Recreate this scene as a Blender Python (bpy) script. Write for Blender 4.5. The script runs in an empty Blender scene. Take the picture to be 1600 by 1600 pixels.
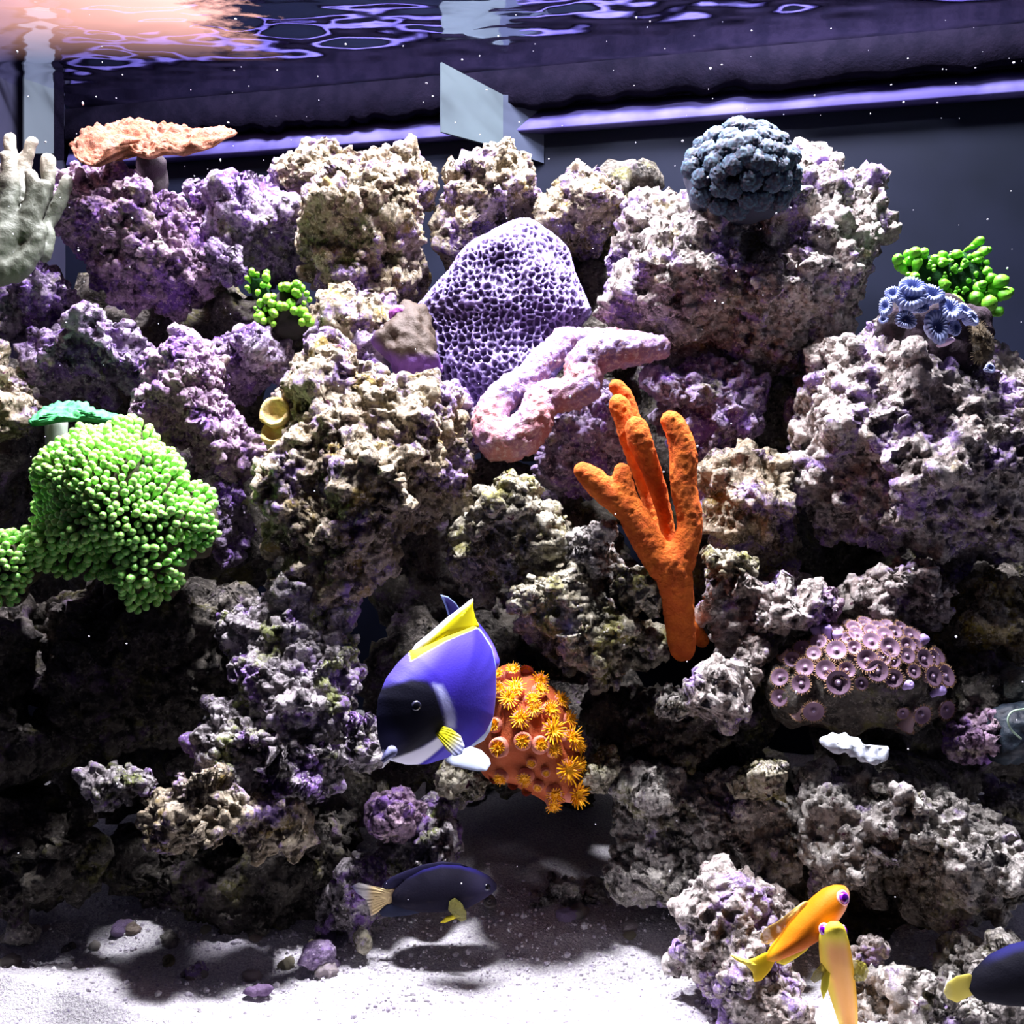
import bpy, bmesh, math, random
import numpy as np
from mathutils import Vector, Matrix

# ------------------------------------------------------------------ camera, world, lamps, exposure
F = 1715.0            # focal length in pixels of the 1600 px frame
CZ = 0.46             # camera height; the sand lies near zero
scene = bpy.context.scene
COL = scene.collection
cam_d = bpy.data.cameras.new('camera'); cam = bpy.data.objects.new('camera', cam_d); COL.objects.link(cam)
cam.location = (0, 0, CZ); cam.rotation_euler = (math.pi/2, 0, 0)
cam_d.sensor_width = 36; cam_d.sensor_fit = 'HORIZONTAL'; cam_d.lens = 36*F/1600
cam_d.clip_start = 0.01; cam_d.clip_end = 50
scene.camera = cam
world = bpy.data.worlds.new('world'); scene.world = world; world.use_nodes = True
wb = world.node_tree.nodes['Background']
wb.inputs[0].default_value = (0.30, 0.28, 0.60, 1); wb.inputs[1].default_value = 0.035
def area(name, loc, tgt, sx, sy, power, col):
    l = bpy.data.lights.new(name, 'AREA'); l.shape = 'RECTANGLE'; l.size = sx; l.size_y = sy
    l.energy = power; l.color = col; l.spread = math.radians(120)
    o = bpy.data.objects.new(name, l); COL.objects.link(o); o.location = loc
    o.rotation_euler = (Vector(tgt)-Vector(loc)).to_track_quat('-Z', 'Y').to_euler()
    return o
area('aquarium_or_added_lamp', (0.36, 1.20, 1.62), (0.30, 1.18, 0.0),   .20, .12, 26, (0.92, 0.89, 1.0))
area('aquarium_or_added_lamp', (-0.02, 0.93, 1.62), (-0.02, 1.0, 0.0), .20, .12, 15, (0.92, 0.90, 1.0))  # added out-of-view lamp that brightens the front sand
area('aquarium_or_added_lamp', (-0.36, 1.24, 1.62), (-0.33, 1.22, 0.0), .20, .12, 21, (0.88, 0.84, 1.0))
vs = scene.view_settings
vs.view_transform = 'Standard'; vs.look = 'None'; vs.gamma = 1; vs.use_curve_mapping = False
vs.exposure = 0.68
RNG = random.Random(7)

# ------------------------------------------------------------------ helpers
CAM = np.array([0, 0, CZ])
def P(px, py, d): return np.array([(px-800)/F*d, d, (800-py)/F*d+CZ])
def nrm(v): v = np.asarray(v, float); return v/np.linalg.norm(v)
class Frame:
    """a plane in the tank: origin seen at (px,py) at depth d, axes u (right) and w (up), normal n to the viewer"""
    def __init__(s, px, py, d, u=(1, 0, 0), w=(0, 0, 1)):
        s.O = P(px, py, d); s.u = nrm(u); w = np.asarray(w, float); s.w = nrm(w-s.u*np.dot(w, s.u)); s.n = np.cross(s.u, s.w)
    def loc(s, px, py):
        D = np.array([(px-800)/F, 1, (800-py)/F]); t = np.dot(s.n, s.O-CAM)/np.dot(s.n, D)
        q = CAM+D*t-s.O; return np.dot(q, s.u), np.dot(q, s.w)
    def world(s, a, b, c=0): return s.O+np.multiply.outer(a, s.u)+np.multiply.outer(b, s.w)+np.multiply.outer(c, s.n)
    def pix(s, a, b):
        q = s.O+np.multiply.outer(a, s.u)+np.multiply.outer(b, s.w)-CAM
        return 800+F*q[..., 0]/q[..., 1], 800-F*q[..., 2]/q[..., 1]
def h3(ix, iy, iz, seed):
    M = np.int64(0xFFFFFFFF)
    h = (ix*374761393+iy*668265263+iz*1274126177+seed*974711) & M
    h = ((h ^ (h >> 13))*1274126177) & M
    h = ((h ^ (h >> 16))*668265263) & M
    return ((h ^ (h >> 15)) & M)/4294967295.0
def vnoise(p, seed=0):
    i = np.floor(p).astype(np.int64); f = p-i; f = f*f*f*(f*(f*6-15)+10)
    r = 0
    for a in (0, 1):
        for b in (0, 1):
            for c in (0, 1):
                w = (f[:, 0] if a else 1-f[:, 0])*(f[:, 1] if b else 1-f[:, 1])*(f[:, 2] if c else 1-f[:, 2])
                r = r+w*h3(i[:, 0]+a, i[:, 1]+b, i[:, 2]+c, seed)
    return r*2-1
def fbm(p, oct=4, seed=0):
    r = 0; a = 1.0
    for k in range(oct): r = r+a*vnoise(p*2**k+k*17.3, seed+k); a *= .5
    return r
def worley(p, seed=0, jit=1.0):
    i = np.floor(p).astype(np.int64); n = len(p)
    f1 = np.full(n, 9.0); f2 = np.full(n, 9.0); cid = np.zeros(n)
    for a in (-1, 0, 1):
        for b in (-1, 0, 1):
            for c in (-1, 0, 1):
                x, y, z = i[:, 0]+a, i[:, 1]+b, i[:, 2]+c
                h = h3(x, y, z, seed)
                q = np.stack([x+.5+jit*(h-.5), y+.5+jit*(h3(x, y, z, seed+1)-.5), z+.5+jit*(h3(x, y, z, seed+2)-.5)], 1)
                d = np.sqrt(((p-q)**2).sum(1))
                m = d < f1
                f2 = np.where(m, f1, np.minimum(f2, d)); cid = np.where(m, h, cid); f1 = np.where(m, d, f1)
    return f1, f2, cid
_ico = {}
def ico(n):
    if n not in _ico:
        bm = bmesh.new(); bmesh.ops.create_icosphere(bm, subdivisions=n, radius=1)
        _ico[n] = (np.array([v.co[:] for v in bm.verts]), np.array([[v.index for v in f.verts] for f in bm.faces])); bm.free()
    return _ico[n]
def normals(V, T):
    a, b, c = V[T[:, 0]], V[T[:, 1]], V[T[:, 2]]; n = np.cross(b-a, c-a); out = np.zeros_like(V)
    for k in range(3):
        for j in range(3): out[:, j] += np.bincount(T[:, k], n[:, j], len(V))
    return out/(np.linalg.norm(out, axis=1, keepdims=True)+1e-12)
def mk_mesh(name, V, Fc, mats, col=None, smooth=True, fmat=None):
    """Fc: int array (n,3) or (n,4), or a list of such arrays"""
    Fs = Fc if isinstance(Fc, list) else [Fc]
    me = bpy.data.meshes.new(name); me.vertices.add(len(V)); me.vertices.foreach_set('co', np.asarray(V, np.float32).ravel())
    loops = np.concatenate([np.asarray(f).ravel() for f in Fs]); cnt = np.concatenate([np.full(len(f), np.asarray(f).shape[1]) for f in Fs])
    me.loops.add(len(loops)); me.loops.foreach_set('vertex_index', loops.astype(np.int32))
    st = np.concatenate([[0], np.cumsum(cnt)[:-1]]); me.polygons.add(len(cnt)); me.polygons.foreach_set('loop_start', st.astype(np.int32))
    me.polygons.foreach_set('use_smooth', np.full(len(cnt), smooth))
    for m in (mats if isinstance(mats, (list, tuple)) else [mats]): me.materials.append(m)
    if fmat is not None: me.polygons.foreach_set('material_index', np.asarray(fmat, np.int32))
    if col is not None:
        at = me.color_attributes.new('Col', 'FLOAT_COLOR', 'POINT'); c = np.ones((len(V), 4), np.float32); c[:, :3] = col; at.data.foreach_set('color', c.ravel())
    me.update(calc_edges=True); me.validate(); return me
def link(name, me, loc=(0, 0, 0), parent=None, rot=None, scale=None):
    o = bpy.data.objects.new(name, me); COL.objects.link(o)
    if parent is not None: o.parent = parent
    o.location = Vector(loc)
    if rot is not None: o.rotation_mode = 'QUATERNION'; o.rotation_quaternion = rot
    if scale is not None: o.scale = (scale,)*3 if np.isscalar(scale) else scale
    return o
def tag(o, label, cat=None, group=None, kind=None):
    if label: o['label'] = label
    if cat: o['category'] = cat
    if group: o['group'] = group
    if kind: o['kind'] = kind
    return o
def empty(name, loc, label, cat, group=None):
    o = bpy.data.objects.new(name, None); COL.objects.link(o); o.location = Vector(loc); o.empty_display_size = .02
    return tag(o, label, cat, group)
def solid(name, V, Fc, mats, parent=None, col=None, fmat=None, smooth=True):
    """a mesh given in world coordinates; its origin goes to its base, or to its parent's"""
    V = np.asarray(V, float)
    base = np.array([V[:, 0].mean(), V[:, 1].mean(), V[:, 2].min()]) if parent is None else np.array(parent.location)
    if parent is not None and parent.parent is not None: base = base+np.array(parent.parent.location)
    return link(name, mk_mesh(name, V-base, Fc, mats, col, smooth, fmat), base if parent is None else (0, 0, 0), parent)
def base_of(o):
    b = np.array(o.location, float)
    return b if o.parent is None else b+base_of(o.parent)
# ---- outline solids: a traced outline on a plane of its own, given real thickness
def radial(poly, n=360):
    poly = np.asarray(poly, float); x, y = poly[:, 0], poly[:, 1]; x2, y2 = np.roll(x, -1), np.roll(y, -1)
    cr = x*y2-x2*y; A = cr.sum()/2; c = np.array([((x+x2)*cr).sum()/(6*A), ((y+y2)*cr).sum()/(6*A)])
    th = np.linspace(-math.pi, math.pi, n, endpoint=False); R = np.zeros(n)
    a = poly-c; b = np.roll(a, -1, 0); e = b-a
    for k, t in enumerate(th):
        d = np.array([math.cos(t), math.sin(t)]); den = d[0]*e[:, 1]-d[1]*e[:, 0]; den = np.where(abs(den) < 1e-12, 1e-12, den)
        tt = (a[:, 0]*e[:, 1]-a[:, 1]*e[:, 0])/den; ss = (a[:, 0]*d[1]-a[:, 1]*d[0])/den
        ok = (ss >= 0) & (ss <= 1) & (tt > 0); R[k] = tt[ok].max() if ok.any() else .005
    return c, R
class Pillow:
    def __init__(s, poly, d, T, lean=.35, yaw=0., frame=None, soft=3, bulge=1.0):
        poly = np.asarray(poly, float); pc = poly.mean(0)
        s.fr = frame or Frame(pc[0], pc[1], d, (math.cos(yaw), math.sin(yaw), 0), (0, lean, 1))
        s.c, s.R = radial([s.fr.loc(*q) for q in poly]); s.T = T; s.bulge = bulge
        if soft:
            k = np.ones(soft)/soft; s.R = np.convolve(np.concatenate([s.R[-soft:], s.R, s.R[:soft]]), k, 'same')[soft:-soft]
    def rad(s, th):
        n = len(s.R); x = (np.asarray(th)+math.pi)/(2*math.pi)*n; i = np.floor(x).astype(int); f = x-i
        return s.R[i % n]*(1-f)+s.R[(i+1) % n]*f
    def verts(s, U):
        r = np.sqrt(U[:, 0]**2+U[:, 2]**2); th = np.arctan2(U[:, 2], U[:, 0]); R = s.rad(th)*r**s.bulge
        a, b = s.c[0]+R*np.cos(th), s.c[1]+R*np.sin(th)
        return a, b, s.fr.world(a, b, -U[:, 1]*s.T)
    def surf(s, px, py, lim=.97):
        """point and outward normal on the viewer's side under a pixel of the outline plane"""
        def at(a, b):
            q = np.array([a-s.c[0], b-s.c[1]]); r = np.hypot(*q); R = s.rad(math.atan2(q[1], q[0]))
            k = min(r/R, lim)**(1/s.bulge); q = q/(r+1e-9)*R*k**s.bulge
            return s.fr.world(s.c[0]+q[0], s.c[1]+q[1], s.T*math.sqrt(1-k*k))
        a, b = s.fr.loc(px, py); e = .003; p = at(a, b)
        n = np.cross(at(a+e, b)-at(a-e, b), at(a, b+e)-at(a, b-e))
        ln = np.linalg.norm(n); n = n/ln if ln > 1e-12 else s.fr.n
        return p, n
def sdist(px, py, poly):
    """signed distance in pixels to a polygon, positive inside"""
    poly = np.asarray(poly, float); a = poly; b = np.roll(poly, -1, 0); best = np.full(px.shape, 1e9); ins = np.zeros(px.shape, bool)
    for (x0, y0), (x1, y1) in zip(a, b):
        ex, ey = x1-x0, y1-y0; t = np.clip(((px-x0)*ex+(py-y0)*ey)/(ex*ex+ey*ey+1e-9), 0, 1)
        best = np.minimum(best, np.hypot(px-x0-t*ex, py-y0-t*ey))
        m = ((y0 > py) != (y1 > py)) & (px < (x1-x0)*(py-y0)/((y1-y0) if y1 != y0 else 1e-9)+x0); ins ^= m
    return np.where(ins, best, -best)
def sstep(x, a, b): t = np.clip((x-a)/(b-a), 0, 1); return t*t*(3-2*t)
def capsules(paths, seg=14, ringstep=.5):
    """tubes with round ends; a path is a list of (point, radius)"""
    Vs, Fs, off = [], [], 0
    for path in paths:
        pts = [np.asarray(p, float) for p, r in path]; rs = [r for p, r in path]
        # resample smoothly
        Q, R = [], []; m = len(pts)
        for i in range(m-1):
            p0, p1, p2, p3 = pts[max(i-1, 0)], pts[i], pts[i+1], pts[min(i+2, m-1)]
            k = max(2, int(np.linalg.norm(p2-p1)/(ringstep*max(min(rs[i], rs[i+1]), 1e-4))))
            for j in range(k):
                t = j/k; Q.append(.5*(2*p1+(p2-p0)*t+(2*p0-5*p1+4*p2-p3)*t*t+(3*p1-p0-3*p2+p3)*t**3)); R.append(rs[i]*(1-t)+rs[i+1]*t)
        Q.append(pts[-1]); R.append(rs[-1])
        t0 = nrm(Q[1]-Q[0]); t1 = nrm(Q[-1]-Q[-2])
        head = [(Q[0]-t0*R[0]*math.cos(a), R[0]*math.sin(a)) for a in (.05, .5, 1.0)]
        tail = [(Q[-1]+t1*R[-1]*math.cos(a), R[-1]*math.sin(a)) for a in (1.0, .5, .05)]
        Q = [h[0] for h in head]+Q+[h[0] for h in tail]; R = [h[1] for h in head]+R+[h[1] for h in tail]
        up = np.array([.3, -.5, .8]); n = len(Q); ang = np.linspace(0, 2*math.pi, seg, endpoint=False); V = []
        for i in range(n):
            t = nrm(Q[min(i+1, n-1)]-Q[max(i-1, 0)]); x = nrm(np.cross(up, t)); y = np.cross(t, x); up = y
            V.append(Q[i]+R[i]*(np.outer(np.cos(ang), x)+np.outer(np.sin(ang), y)))
        Vs.append(np.concatenate(V)); i = np.arange(n-1)[:, None]*seg; j = np.arange(seg)[None]; j2 = (j+1) % seg
        q = np.stack([i+j, i+j2, i+seg+j2, i+seg+j], -1).reshape(-1, 4); Fs.append(np.concatenate([q[:, [0, 1, 2]], q[:, [0, 2, 3]]])+off); off += n*seg
    return np.concatenate(Vs), np.concatenate(Fs)
def meld(V, T, voxel, smooth=4):
    """weld overlapping closed shapes into one continuous skin"""
    me = mk_mesh('tmp', V, T, []); o = bpy.data.objects.new('tmp', me); COL.objects.link(o)
    m = o.modifiers.new('r', 'REMESH'); m.mode = 'VOXEL'; m.voxel_size = voxel
    if smooth: s = o.modifiers.new('s', 'SMOOTH'); s.iterations = smooth; s.factor = .5
    dg = bpy.context.evaluated_depsgraph_get(); e = o.evaluated_get(dg).to_mesh(); e.calc_loop_triangles()
    W = np.empty(len(e.vertices)*3, np.float32); e.vertices.foreach_get('co', W)
    Tr = np.empty(len(e.loop_triangles)*3, np.int32); e.loop_triangles.foreach_get('vertices', Tr)
    o.to_mesh_clear() if False else None
    bpy.data.objects.remove(o); bpy.data.meshes.remove(me)
    return W.reshape(-1, 3).astype(float), Tr.reshape(-1, 3).astype(np.int64)
def quat(z, roll=0.):
    return Vector(z).to_track_quat('Z', 'Y') @ Matrix.Rotation(roll, 4, 'Z').to_quaternion()

# ------------------------------------------------------------------ materials
def new_mat(name):
    m = bpy.data.materials.new(name); m.use_nodes = True; nt = m.node_tree; b = nt.nodes['Principled BSDF']; return m, nt, b
def N(nt, kind, **kw):
    n = nt.nodes.new(kind)
    for k, v in kw.items():
        if k in n.inputs: n.inputs[k].default_value = v
        else: setattr(n, k, v)
    return n
def rgba(c): return (c[0], c[1], c[2], 1)
def ramp(nt, src, a, b, ca=(0, 0, 0), cb=(1, 1, 1)):
    r = N(nt, 'ShaderNodeValToRGB'); e = r.color_ramp.elements; e[0].position = a; e[1].position = b; e[0].color = rgba(ca); e[1].color = rgba(cb)
    nt.links.new(src, r.inputs[0]); return r.outputs[0]
def mix(nt, fac, a, b):
    m = N(nt, 'ShaderNodeMix', data_type='RGBA')
    for s, v in ((m.inputs[0], fac), (m.inputs[6], a), (m.inputs[7], b)):
        if hasattr(v, 'links') or hasattr(v, 'is_linked'): nt.links.new(v, s)
        elif isinstance(v, (int, float)): s.default_value = v
        else: s.default_value = rgba(v)
    return m.outputs[2]
def coords(nt):
    tc = N(nt, 'ShaderNodeTexCoord'); oi = N(nt, 'ShaderNodeObjectInfo'); mu = N(nt, 'ShaderNodeMath', operation='MULTIPLY'); mu.inputs[1].default_value = 37.
    nt.links.new(oi.outputs['Random'], mu.inputs[0]); ad = N(nt, 'ShaderNodeVectorMath', operation='ADD')
    nt.links.new(tc.outputs['Object'], ad.inputs[0]); nt.links.new(mu.outputs[0], ad.inputs[1]); return ad.outputs[0]
def noise(nt, co, scale, detail=4, rough=.6):
    n = N(nt, 'ShaderNodeTexNoise', Scale=scale, Detail=detail, Roughness=rough); nt.links.new(co, n.inputs['Vector']); return n.outputs['Fac']
def bump(nt, b, h, strength, dist, prev=None):
    u = N(nt, 'ShaderNodeBump', Strength=strength, Distance=dist); nt.links.new(h, u.inputs['Height'])
    if prev is not None: nt.links.new(prev, u.inputs['Normal'])
    nt.links.new(u.outputs[0], b.inputs['Normal']); return u.outputs[0]
def rock_mat(name, c1, c2, patch, pa, olive, oa, spot=(.10, .02, .05), sa=.63, bs=1.0):
    m, nt, b = new_mat(name); co = coords(nt)
    c = mix(nt, ramp(nt, noise(nt, co, 38, 6), .38, .62), c1, c2)
    c = mix(nt, ramp(nt, noise(nt, co, 21, 8, .65), pa, pa+.07), c, patch)
    off = N(nt, 'ShaderNodeVectorMath', operation='ADD'); off.inputs[1].default_value = (5.3, 1.7, 9.1); nt.links.new(co, off.inputs[0])
    c = mix(nt, ramp(nt, noise(nt, off.outputs[0], 26, 6), oa, oa+.08), c, olive)
    c = mix(nt, ramp(nt, noise(nt, off.outputs[0], 75, 5, .7), sa, sa+.04), c, spot)
    of2 = N(nt, 'ShaderNodeVectorMath', operation='ADD'); of2.inputs[1].default_value = (2.1, 7.9, 3.3); nt.links.new(co, of2.inputs[0])
    c = mix(nt, ramp(nt, noise(nt, of2.outputs[0], 48, 9, .72), .50, .60), c, [x*.30 for x in c2])
    c = mix(nt, ramp(nt, noise(nt, co, 190, 4, .7), .54, .64), c, [min(1, x*1.2+.05) for x in c1])
    nt.links.new(c, b.inputs['Base Color']); b.inputs['Roughness'].default_value = .78; b.inputs['Specular IOR Level'].default_value = .25
    p = bump(nt, b, noise(nt, co, 110, 9, .75), 1.0*bs, .010)
    v = N(nt, 'ShaderNodeTexVoronoi', Scale=190.); nt.links.new(co, v.inputs['Vector']); bump(nt, b, v.outputs['Distance'], .7*bs, .004, p)
    return m
def plain(name, c, rough=.6, var=None, vs=60., bs=0., bscale=200., sss=0., spec=.3, emit=None):
    m, nt, b = new_mat(name); co = coords(nt)
    if var is not None: nt.links.new(mix(nt, ramp(nt, noise(nt, co, vs, 4), .4, .6), c, var), b.inputs['Base Color'])
    else: b.inputs['Base Color'].default_value = rgba(c)
    b.inputs['Roughness'].default_value = rough; b.inputs['Specular IOR Level'].default_value = spec
    if sss: b.inputs['Subsurface Weight'].default_value = sss; b.inputs['Subsurface Radius'].default_value = (1, 1, 1); b.inputs['Subsurface Scale'].default_value = .006
    if bs: bump(nt, b, noise(nt, co, bscale, 5, .65), bs, .004)
    return m
def attr_mat(name, rough=.5, spec=.35, bs=0., bscale=300., alpha=1., sheen=0.):
    m, nt, b = new_mat(name); a = N(nt, 'ShaderNodeVertexColor', layer_name='Col'); nt.links.new(a.outputs[0], b.inputs['Base Color'])
    b.inputs['Roughness'].default_value = rough; b.inputs['Specular IOR Level'].default_value = spec; b.inputs['Alpha'].default_value = alpha
    if bs: bump(nt, b, noise(nt, coords(nt), bscale, 4, .6), bs, .003)
    return m
PURPLE = (.36, .22, .62)
M = {
 'purple': rock_mat('rock_purple', (.62, .51, .66), (.38, .26, .50), (.32, .16, .60), .50, (.50, .47, .33), .60),
 'pink':   rock_mat('rock_pink', (.66, .48, .58), (.46, .28, .48), (.38, .19, .64), .50, (.62, .52, .40), .60),
 'tan':    rock_mat('rock_tan', (.66, .57, .42), (.36, .28, .17), (.40, .27, .58), .52, (.40, .29, .08), .56),
 'white':  rock_mat('rock_white', (.68, .62, .57), (.42, .34, .30), (.42, .28, .64), .52, (.46, .39, .22), .60),
 'olive':  rock_mat('rock_olive', (.64, .60, .46), (.34, .30, .19), (.42, .34, .52), .58, (.34, .32, .10), .52),
 'grey':   rock_mat('rock_grey', (.66, .62, .55), (.34, .31, .28), (.40, .30, .52), .56, (.36, .34, .20), .58),
 'yellow': rock_mat('rock_yellow', (.80, .74, .52), (.60, .50, .24), (.52, .42, .60), .62, (.62, .50, .10), .50),
 'mixed':  rock_mat('rock_mixed', (.62, .57, .58), (.33, .29, .30), (.36, .20, .58), .51, (.33, .37, .13), .55),
 'dark':   rock_mat('rock_shade_dark', (.17, .15, .12), (.08, .07, .06), (.17, .11, .19), .56, (.17, .16, .06), .56, sa=.7),  # for rocks in shade: the shade is put into this dark colour
}

# ------------------------------------------------------------------ the tank
TS = -.223                                   # the tank stands turned to the camera: depth falls to the right
def back_d(x): return 1.745+TS*(x+.71)
def front_d(x): return .955+TS*(x+.30)
WATER = CZ+.634
def slab(name, quad, thick, mat, kind='structure', sub=1):
    """a flat pane of real thickness; quad: four world corners, thickness away from the viewer"""
    q = [np.asarray(p, float) for p in quad]; n = nrm(np.cross(q[1]-q[0], q[3]-q[0]))
    V = np.array(q+[p-n*thick for p in q]); Fq = np.array([[0, 1, 2, 3], [7, 6, 5, 4], [0, 4, 5, 1], [1, 5, 6, 2], [2, 6, 7, 3], [3, 7, 4, 0]])
    o = solid(name, V, Fq, mat, smooth=False)
    if kind: o['kind'] = kind
    return o
xl, xr = -.71, 1.0
back = plain('back_glass', (.006, .008, .019), .6, (.004, .006, .013), 3., spec=.08)
slab('wall_back', [(xl, back_d(xl), -.05), (xr, back_d(xr), -.05), (xr, back_d(xr), WATER+.12), (xl, back_d(xl), WATER+.12)], .012, back)
side = plain('side_glass', (.05, .052, .085), .5, (.035, .036, .065), 4., spec=.08)
def left_pt(t, z): return (xl+TS*t, back_d(xl)-t, z)
slab('wall_left', [left_pt(.75, -.05), left_pt(0, -.05), left_pt(0, WATER+.12), left_pt(.75, WATER+.12)], .012, side)
def right_pt(t, z): return (xr+TS*t, back_d(xr)-t, z)
slab('wall_right', [right_pt(0, -.05), right_pt(.75, -.05), right_pt(.75, WATER+.12), right_pt(0, WATER+.12)], .012, side)

# sand bed: a height field that ends in a cut face at the front pane
def sand_z(x, y):
    p = np.stack([x, y, 0*x], 1)
    z = CZ-.441+.25*np.clip(y-1.05, 0, .6)+.006*vnoise(p*9, 3)+.0035*vnoise(p*26, 4)+.0016*vnoise(p*80, 6)
    z = z+.022*sstep(-x, .28, .46)*sstep(-y, -1.12, -.96)
    return z
nx, ny = 260, 130
gx = np.linspace(-.62, .80, nx); gv = np.linspace(0, 1, ny)**1.3
X, G = np.meshgrid(gx, gv); X = X.ravel(); Y0 = front_d(X); Y = Y0+(back_d(X)-Y0)*G.ravel(); X = X+TS*0*Y
Z = sand_z(X, Y); V = np.stack([X, Y, Z], 1)
ii = np.arange(ny-1)[:, None]*nx; jj = np.arange(nx-1)[None]; q = np.stack([ii+jj, ii+jj+1, ii+nx+jj+1, ii+nx+jj], -1).reshape(-1, 4)
sk = V[:nx].copy(); rows = [V]; faces = [q]; prev = np.arange(nx); off = len(V)
for k in range(1, 26):
    r = sk.copy(); r[:, 2] = sk[:, 2]+(-.05-sk[:, 2])*k/25; r[:, 1] -= .9*(sk[:, 2]-r[:, 2]); r[:, 1] += .0012*vnoise(r*np.array([300, 0, 300]), 9); rows.append(r); cur = np.arange(nx)+off; off += nx
    faces.append(np.stack([cur[:-1], cur[1:], prev[1:], prev[:-1]], 1)); prev = cur
sm, nt, b = new_mat('sand'); co = coords(nt)
c = mix(nt, ramp(nt, noise(nt, co, 420, 3, .7), .38, .60), (.50, .46, .52), (.82, .81, .80))
c = mix(nt, ramp(nt, noise(nt, co, 160, 4, .7), .64, .70), c, (.30, .26, .40))
nt.links.new(c, b.inputs['Base Color']); b.inputs['Roughness'].default_value = .85; b.inputs['Specular IOR Level'].default_value = .2
bump(nt, b, noise(nt, co, 330, 4, .7), .8, .004)
tag(solid('floor', np.concatenate(rows), np.concatenate(faces), sm), 'bed of bright white coral sand in front of the rocks', None, None, 'structure')

# loose grains of sand and shell lying on the bed (nobody could count them)
iv, it = ico(1); gV, gF = [], []; rg = np.random.RandomState(5); n = 6000
gx_ = rg.uniform(-.56, .42, n); gy_ = front_d(gx_)+.004+rg.beta(1.3, 1.6, n)*.34; gz_ = sand_z(gx_, gy_); s = rg.gamma(2.5, .00035, n)+.0005
for k in range(n):
    A = iv*s[k]*rg.uniform(.6, 1.3, (1, 3))*rg.uniform(.8, 1.2, (len(iv), 1)); gV.append(A+[gx_[k], gy_[k], gz_[k]+s[k]*.3]); gF.append(it+k*len(iv))
gr = solid('sand_grains', np.concatenate(gV), np.concatenate(gF), plain('grain', (.80, .78, .78), .8, (.46, .42, .50), 120.), smooth=False)
tag(gr, 'loose pale grains and shell bits scattered over the sand bed', 'sand', None, 'stuff')

# water surface seen from below, with ripples
nx, ny = 190, 150
X, G = np.meshgrid(np.linspace(-.98, 1.02, nx), np.linspace(0, 1, ny)); X = X.ravel(); G = G.ravel()
Y = .78+TS*(X+.3)+(back_d(X)-.78-TS*(X+.3))*G; p = np.stack([X*14, Y*30, 0*X], 1)
Z = WATER+.0030*fbm(p, 3, 11)*(.35+.65*sstep(back_d(X)-Y, .0, .2))
ii = np.arange(ny-1)[:, None]*nx; jj = np.arange(nx-1)[None]; q = np.stack([ii+jj, ii+jj+1, ii+nx+jj+1, ii+nx+jj], -1).reshape(-1, 4)
wm = bpy.data.materials.new('water_surface'); wm.use_nodes = True; nt = wm.node_tree; nt.nodes.clear()
fr = N(nt, 'ShaderNodeFresnel', IOR=1.33); gl = N(nt, 'ShaderNodeBsdfGlossy', Roughness=.08); gl.inputs[0].default_value = (.86, .84, 1, 1)
tl = N(nt, 'ShaderNodeBsdfTranslucent'); tl.inputs[0].default_value = (.95, .50, .36, 1); tcw = N(nt, 'ShaderNodeTexCoord'); mpw = N(nt, 'ShaderNodeMapping'); mpw.inputs['Scale'].default_value = (1, 2.2, 1); nt.links.new(tcw.outputs['Object'], mpw.inputs[0])  # peach patch painted in for a warm reflection on the surface
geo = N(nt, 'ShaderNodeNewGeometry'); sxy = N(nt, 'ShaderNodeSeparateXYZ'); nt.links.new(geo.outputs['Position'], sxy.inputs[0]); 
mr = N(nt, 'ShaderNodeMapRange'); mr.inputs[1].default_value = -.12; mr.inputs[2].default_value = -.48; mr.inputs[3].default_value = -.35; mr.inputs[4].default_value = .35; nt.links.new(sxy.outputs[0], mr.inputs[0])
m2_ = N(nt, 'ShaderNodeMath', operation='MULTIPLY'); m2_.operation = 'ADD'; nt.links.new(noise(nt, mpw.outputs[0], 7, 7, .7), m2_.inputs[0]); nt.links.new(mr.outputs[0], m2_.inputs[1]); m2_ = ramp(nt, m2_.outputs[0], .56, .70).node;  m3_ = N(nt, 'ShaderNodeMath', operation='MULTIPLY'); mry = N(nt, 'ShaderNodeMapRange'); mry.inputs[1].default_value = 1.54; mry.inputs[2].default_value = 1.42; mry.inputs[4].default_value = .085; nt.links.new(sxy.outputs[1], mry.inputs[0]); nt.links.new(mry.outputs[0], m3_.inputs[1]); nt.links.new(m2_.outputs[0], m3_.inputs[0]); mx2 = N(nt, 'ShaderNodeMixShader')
tr = N(nt, 'ShaderNodeBsdfTransparent'); mx = N(nt, 'ShaderNodeMixShader'); ou = N(nt, 'ShaderNodeOutputMaterial')
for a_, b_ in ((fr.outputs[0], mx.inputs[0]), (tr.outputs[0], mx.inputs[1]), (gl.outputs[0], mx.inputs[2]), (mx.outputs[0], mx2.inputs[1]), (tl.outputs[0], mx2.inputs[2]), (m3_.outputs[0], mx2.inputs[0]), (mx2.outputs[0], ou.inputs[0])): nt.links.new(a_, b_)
tag(solid('water_surface', np.stack([X, Y, Z], 1), q, wm), 'rippled underside of the water surface at the top', None, None, 'structure')

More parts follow.
